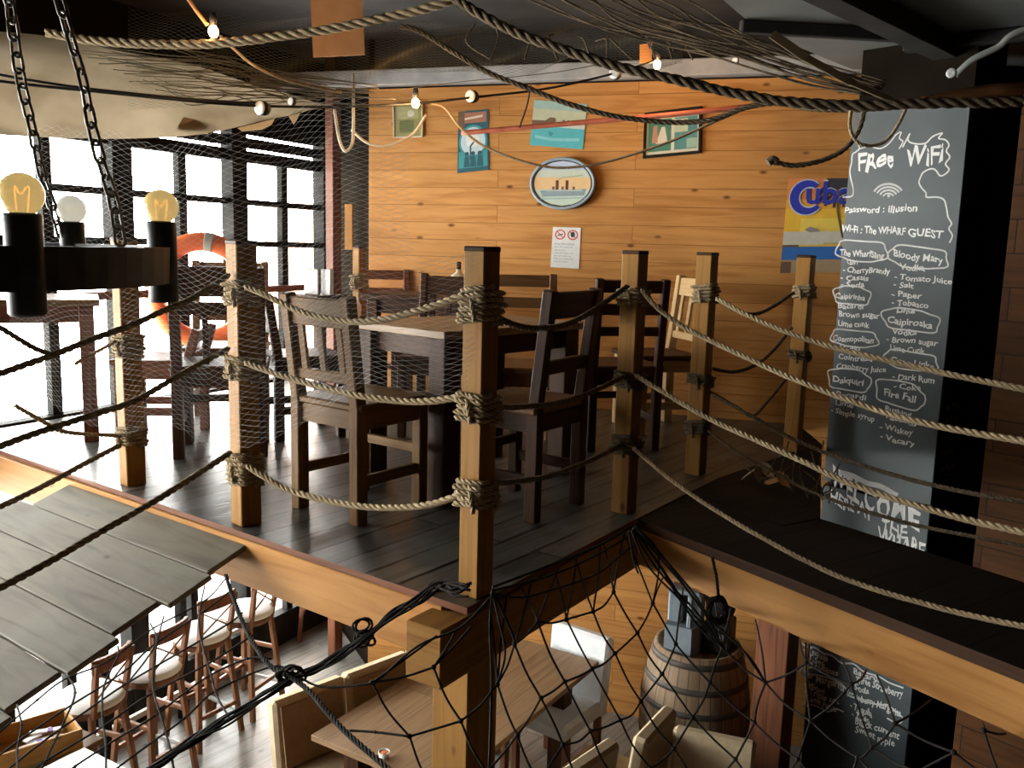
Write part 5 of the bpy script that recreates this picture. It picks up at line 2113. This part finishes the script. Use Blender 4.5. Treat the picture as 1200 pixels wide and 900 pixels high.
def fine_net(name, label, m, fn, nu, nv, r):
    """diamond netting on the surface fn(u, v) -> point or None"""
    mb = MB()
    g = {}
    for i in range(nu + 1):
        for j in range(nv + 1):
            if (i + j) % 2 == 0:
                g[i, j] = fn(i / nu, j / nv)
    for (i, j), p in g.items():
        if p is None:
            continue
        for di in (-1, 1):
            q = g.get((i + di, j + 1))
            if q is not None:
                strut(mb, p, q, r)
    o = V3(mb.v[0])
    mb.v = [(x - o.x, y - o.y, z - o.z) for x, y, z in mb.v]
    ob = mb.build(name, m)
    ob.location = o
    return tag(ob, label, 'net', 'nets')


def rail_net(u, v):
    a = -2.75 + 2.80 * u
    zl = 0.32 + 0.42 * max(0, (u - .55) / .45) + .05 * math.sin(u * 17)
    zt = 1.50 + .05 * math.sin(u * 9)
    z = lerp(zl, zt, v)
    if u > .93 and z > 1.08:
        return None
    fold = .03 * math.sin(u * 26 + v * 2) + .02 * math.sin(v * 9 + u * 5)
    return D(a + .012 * math.sin(v * 37 + u * 9), -.055 - .02 + fold * .5, z + .012 * math.sin(u * 31 + v * 3))


fine_net('fishing_net', 'fine pale fishing net hanging along the railing before the windows', M['net_pale'], rail_net, 74, 110, .0004)


def ceil_net(u, v):
    px = lerp(150, 800, u)
    top = 8 + 20 * math.sin(u * 3)
    bot = lerp(128, 70, u) - 8 * math.sin(u * math.pi) + 8 * math.sin(u * 21)
    py = lerp(top, bot, v) + 4 * math.sin(u * 33 + v * 9)
    Y = lerp(4.9, 5.35, u) + .25 * math.sin(v * 5 + u * 7) - .4 * v
    return aty(px, py, Y)


fine_net('fishing_net', 'olive fishing net bunched under the dark ceiling, over the painted beam', M['net_olive'], ceil_net, 120, 56, .0006)


def gather(name, label, m, lines, r, kind='tube'):
    mb = MB()
    for pts in lines:
        P = [aty(x, y, Y) for x, y, Y in pts]
        mb.tube(catmull(P, 6), r * R.uniform(.8, 1.2), 5)
    o = V3(mb.v[0])
    mb.v = [(x - o.x, y - o.y, z - o.z) for x, y, z in mb.v]
    ob = mb.build(name, m)
    ob.location = o
    return tag(ob, label, 'net', 'nets')


# bunched net cords trailing over the sail and towards the upper right
gl = []
for i in range(30):
    k = i / 29
    e = R.uniform(330, 470)
    j = lambda w: R.uniform(-w, w)
    gl.append([(lerp(90, 190, k) + j(25), lerp(44, 112, k), 4.6), (lerp(190, 230, k) + j(15), lerp(54, 116, k) + j(8), 4.62), (270 + j(12), lerp(66, 119, k) + j(8), 4.72), (315 + j(10), lerp(80, 121, k) + j(7), 4.85), (e, lerp(98, 118, k) + j(6), 5.0)])
gl.append([(300, 96, 4.9), (380, 104, 5.0), (440, 108, 5.1), (520, 98, 5.2), (640, 86, 5.3), (700, 76, 5.3)])
gather('gathered_net', 'loose gathered strands of net sagging from the sail across the painted beam', M['net_olive'], gl, .0028)
gl = []
for i in range(15):
    k = i / 14
    j = lambda w: R.uniform(-w, w)
    x0, y0 = lerp(600, 770, k) + j(12), -14
    gl.append([(x0, y0, 4.2), (lerp(690, 800, k) + j(14), lerp(26, 10, k) + j(7), 4.2 + j(.08)), (lerp(780, 850, k) + j(14), lerp(54, 30, k) + j(7), 4.15 + j(.08)), (lerp(860, 900, k) + j(12), lerp(70, 48, k) + j(7), 4.1), (lerp(940, 960, k) + j(8), lerp(96, 72, k) + j(5), 4.0), (lerp(1015, 1040, k), lerp(114, 98, k) + j(3), 3.9)])
for i in range(10):
    x = 560 + i * 28 + R.uniform(-9, 9)
    gl.append([(x, 28 + i * 4, 4.5), (x + R.uniform(-14, 14), 44 + R.uniform(-6, 6), 4.45), (x + R.uniform(-8, 22), 70, 4.4)])
gather('gathered_net', 'dark gathered net strands sweeping across the grey ceiling', M['rope_dark'], gl, .004)

# ---- coarse black net hanging from the deck corner, the side beam and the bridge
def ctop(px):
    """(y, distance) of the net's upper edge over the picture's width, right of the deck corner"""
    T = [(480, 735, 2.45), (555, 722, 2.50), (600, 690, 2.56), (660, 668, 2.70), (745, 632, 2.98), (790, 676, 2.95), (870, 742, 2.75), (960, 775, 2.52), (1095, 830, 2.22), (1160, 862, 2.12), (1320, 930, 1.95)]
    for (a, ya, da), (b, yb, db) in zip(T, T[1:]):
        if px <= b:
            t = max(0, (px - a) / (b - a))
            return lerp(ya, yb, t), lerp(da, db, t)
    return T[-1][1:]


def npt(px, py):
    yt, dt = ctop(px)
    t = max(0.0, (py - yt)) / 260.0
    return aty(px, py, dt - .30 * t)


NODE = {(0, 0): (719, 694), (1, 0): (747, 742), (2, 0): (776, 790), (3, 0): (812, 841), (4, 0): (862, 890), (5, 0): (905, 935),
        (1, -1): (765, 707), (2, -1): (792, 755), (3, -1): (832, 800), (4, -1): (884, 847), (5, -1): (935, 890), (6, -1): (985, 935),
        (0, 1): (695, 717), (1, 1): (721, 766), (2, 1): (751, 822), (3, 1): (790, 877), (4, 1): (825, 925),
        (0, 2): (664, 726), (1, 2): (694, 784), (2, 2): (727, 844), (3, 2): (762, 900), (4, 2): (795, 950),
        (0, 3): (630, 728), (1, 3): (662, 799), (2, 3): (692, 857), (3, 3): (722, 915),
        (0, 4): (603, 755), (1, 4): (634, 818), (2, 4): (660, 873), (3, 4): (690, 930),
        (0, 5): (583, 802), (1, 5): (606, 862), (2, 5): (632, 918),
        (0, 6): (540, 845), (1, 6): (570, 905), (0, 7): (480, 863), (1, 7): (512, 925),
        (-1, 7): (436, 800), (-1, 6): (508, 782),
        (3, -2): (847, 759), (4, -2): (897, 800), (5, -2): (950, 845), (6, -2): (1005, 888), (7, -2): (1060, 930),
        (4, -3): (945, 777), (5, -3): (998, 802), (6, -3): (1022, 876), (7, -3): (1075, 905),
        (6, -4): (1049, 848), (7, -4): (1118, 882), (8, -4): (1180, 925), (8, -5): (1153, 856)}
EDGES = []
for (a, b) in NODE:
    for q in ((a + 1, b), (a, b + 1)):
        if q in NODE:
            EDGES.append(((a, b), q))
TOPS = {(0, 0): [(736, 660), (708, 682)], (1, -1): [(748, 655), (776, 668)], (2, -1): [(800, 715)], (0, 1): [(704, 690), (675, 700)], (0, 2): [(650, 700), (676, 705)],
        (0, 3): [(612, 700), (655, 716)], (0, 4): [(622, 745)], (0, 5): [(574, 705), (594, 770)], (-1, 6): [(552, 735), (535, 738)],
        (3, -2): [(838, 728), (858, 735)], (4, -2): [(884, 762)], (4, -3): [(938, 768), (948, 764)], (5, -3): [(985, 785), (1016, 792)], (6, -4): [(1092, 826), (1030, 808)], (8, -5): [(1150, 842), (1176, 862)], (-1, 7): [(512, 745)], (5, -2): [(945, 780)]}
mb = MB()
rN = .0034


def cord(pa, pb, sag=.012, r=rN):
    m_ = (pa + pb) / 2 + V3((R.uniform(-.006, .006), R.uniform(-.006, .006), -sag * R.uniform(.2, 1.0)))
    mb.tube(catmull([pa, m_, pb], 5), r, 6, cap=False)


NP = {k: npt(*v) for k, v in NODE.items()}
for a, b in EDGES:
    cord(NP[a], NP[b])
for k, p in NP.items():
    mb.lathe([(0, -.008), (.007, -.004), (.0078, .001), (.006, .006), (0, .008)], p, 8)


def to_px(p):
    q = p - EYE
    return 600 + F * q.dot(RT) / q.dot(FW)


def beam_pt(px):
    if px < 755:
        f = lambda s: C0 + eb * (s * 1.05) + en * .008 + Z * -.03
    else:
        f = lambda s: BR(s * 2.6, -.012, -.208)
    return min((f(i / 200) for i in range(201)), key=lambda p: abs(to_px(p) - px))


for k, L in TOPS.items():
    for xy in L:
        q = beam_pt(xy[0]) if xy[0] > 560 else npt(*xy)
        cord(NP[k], q, .006)
# strands lying over the beam at the deck corner, fanning out
fan = [(577, 690), (560, 716), (735, 634)]
for ends in ([(577, 690), (583, 720), (592, 765), (583, 802)], [(577, 690), (574, 735), (576, 800), (573, 905)], [(577, 690), (600, 742), (603, 755)], [(575, 700), (540, 735), (490, 757), (440, 800)], [(577, 692), (640, 676), (690, 655), (735, 630)], [(577, 688), (630, 668), (700, 640), (738, 618)], [(575, 695), (610, 700), (650, 690), (700, 672), (740, 640)], [(737, 622), (742, 655), (748, 672)], [(741, 620), (765, 660), (790, 690), (815, 716), (847, 759)], [(744, 616), (775, 650), (800, 684), (828, 722), (847, 759)], [(748, 622), (790, 668), (820, 706), (847, 759)], [(744, 618), (768, 640), (772, 668), (765, 707)], [(740, 622), (760, 664), (800, 706), (846, 758)], [(742, 618), (780, 672), (806, 712), (830, 735), (862, 752), (897, 800)], [(742, 618), (784, 666), (812, 700), (835, 728), (850, 742), (880, 772), (897, 800)], [(742, 618), (776, 668), (796, 702), (822, 738), (847, 759)]):
    mb.tube(catmull([npt(*e) for e in ends], 6), rN * R.uniform(.9, 1.3), 6)
o = V3((-.1, 2.5, -.2))
mb.v = [(x - o.x, y - o.y, z - o.z) for x, y, z in mb.v]
ob = mb.build('knotted_net', M['net_black'])
ob.location = o
tag(ob, 'coarse black knotted net hanging below deck corner and bridge, barrel behind it', 'net')

# ---- black net between the awning and the deck corner
q1, q2, q3 = aty(505, 692, 2.52), aty(285, 655, 3.02), aty(0, 880, 2.35)
nn_ = (q2 - q1).cross(q3 - q1)


def lpt(x, y):
    return onpl(x, y, q1, nn_)


mb = MB()
LN = [[(266, 676), (240, 704), (180, 736), (128, 774), (76, 796), (44, 820), (-5, 862)],
      [(271, 692), (240, 716), (180, 756), (144, 788), (78, 830), (28, 864), (-10, 892)],
      [(284, 718), (272, 728), (236, 750), (150, 800), (100, 834), (60, 862), (14, 898), (-10, 920)],
      [(300, 742), (280, 755), (240, 780), (172, 816), (120, 852), (50, 894), (20, 920)],
      [(318, 772), (290, 772), (240, 795), (180, 840), (140, 864), (88, 898), (60, 920)],
      [(345, 792), (320, 781), (252, 810), (216, 842), (140, 898), (110, 925)],
      [(176, 730), (184, 750), (172, 772), (150, 800)],
      [(192, 722), (184, 754), (180, 780), (180, 810), (190, 844), (200, 880), (206, 920)],
      [(138, 757), (138, 769), (122, 804), (120, 840), (124, 872), (124, 920)],
      [(78, 789), (88, 812), (74, 848), (52, 894), (42, 920)],
      [(240, 686), (234, 716), (234, 740), (240, 766), (247, 790), (254, 815), (268, 840)],
      [(20, 826), (25, 850), (20, 880), (22, 915)],
      [(320, 781), (345, 790), (378, 805), (440, 801)], [(410, 856), (440, 858), (480, 863)]]
for pts in LN:
    mb.tube(catmull([lpt(*p) for p in pts], 6), .0030, 6)
    for p in pts[1:-1:2]:
        mb.lathe([(0, -.006), (.0055, 0), (0, .006)], lpt(*p), 7)
ob_o = lpt(240, 766)
mb.v = [(x - ob_o.x, y - ob_o.y, z - ob_o.z) for x, y, z in mb.v]
ob = mb.build('knotted_net', M['net_black'])
ob.location = ob_o
tag(ob, 'black knotted net stretched between the grey awning and the deck corner, stools behind', 'net')
# the gathered, twisted edge of that net
mb = MB()
core = [(549, 690), (530, 688), (512, 688), (490, 702), (462, 718), (432, 742), (400, 765), (370, 783), (345, 795), (310, 815), (268, 842), (230, 866), (190, 890), (150, 915)]
for i in range(7):
    pts = []
    for j, (x, y) in enumerate(core):
        w_ = 9 if j < 3 else 5
        pts.append(lpt(x + R.uniform(-w_, w_) * .6, y + R.uniform(-w_, w_)) + FW * -.01 * i * .4)
    mb.tube(catmull(pts, 7), R.uniform(.003, .0055), 6)
for (x, y) in ((432, 742), (345, 794)):
    for i in range(5):
        c = lpt(x, y) + V3((R.uniform(-.03, .03), R.uniform(-.01, .01), R.uniform(-.02, .02)))
        mb.tube([c + V3((.022 * math.cos(a), .012 * math.sin(a + i), .020 * math.sin(a))) for a in [2 * math.pi * k / 12 for k in range(12)]], .004, 5, closed=True)
ob_o = lpt(432, 742)
mb.v = [(x - ob_o.x, y - ob_o.y, z - ob_o.z) for x, y, z in mb.v]
ob = mb.build('gathered_net', M['net_black'])
ob.location = ob_o
tag(ob, 'twisted black bundle of netting tied to the deck corner post foot', 'net')
mb = MB()
P = [lpt(x, y) - FW * .03 for x, y in ((268, 672), (276, 696), (288, 726), (304, 756), (322, 778), (348, 792), (366, 806), (390, 834), (412, 856), (440, 880), (470, 905))]
mb.rope([p - P[0] for p in catmull(P, 8)], .0075)
ob = mb.build('net_rope', M['net_black'])
ob.location = P[0]
tag(ob, 'dark rope hanging from the awning corner down across the long table', 'rope')

# dark coil of rope hung where the net gathers under the bridge
pc_ = npt(842, 722) + V3((.02, .10, 0))
mb = MB()
for i in range(6):
    rr_ = R.uniform(.035, .05)
    tl = R.uniform(-.3, .3)
    mb.rope([V3((rr_ * math.cos(a) * .75, .012 * math.sin(a * 2 + i) + tl * .03, rr_ * math.sin(a) - .02)) for a in [2 * math.pi * k / 20 for k in range(21)]], .006, n=4)
mb.rope(catmull([V3((0, 0, .03)), V3((0, .04, .08)), V3((-.01, .08, .14))], 6), .006, n=4)
ob = mb.build('rope_coil', M['net_black'])
ob.location = pc_
tag(ob, 'small dark coil of rope hung under the bridge beam above the barrel', 'rope')
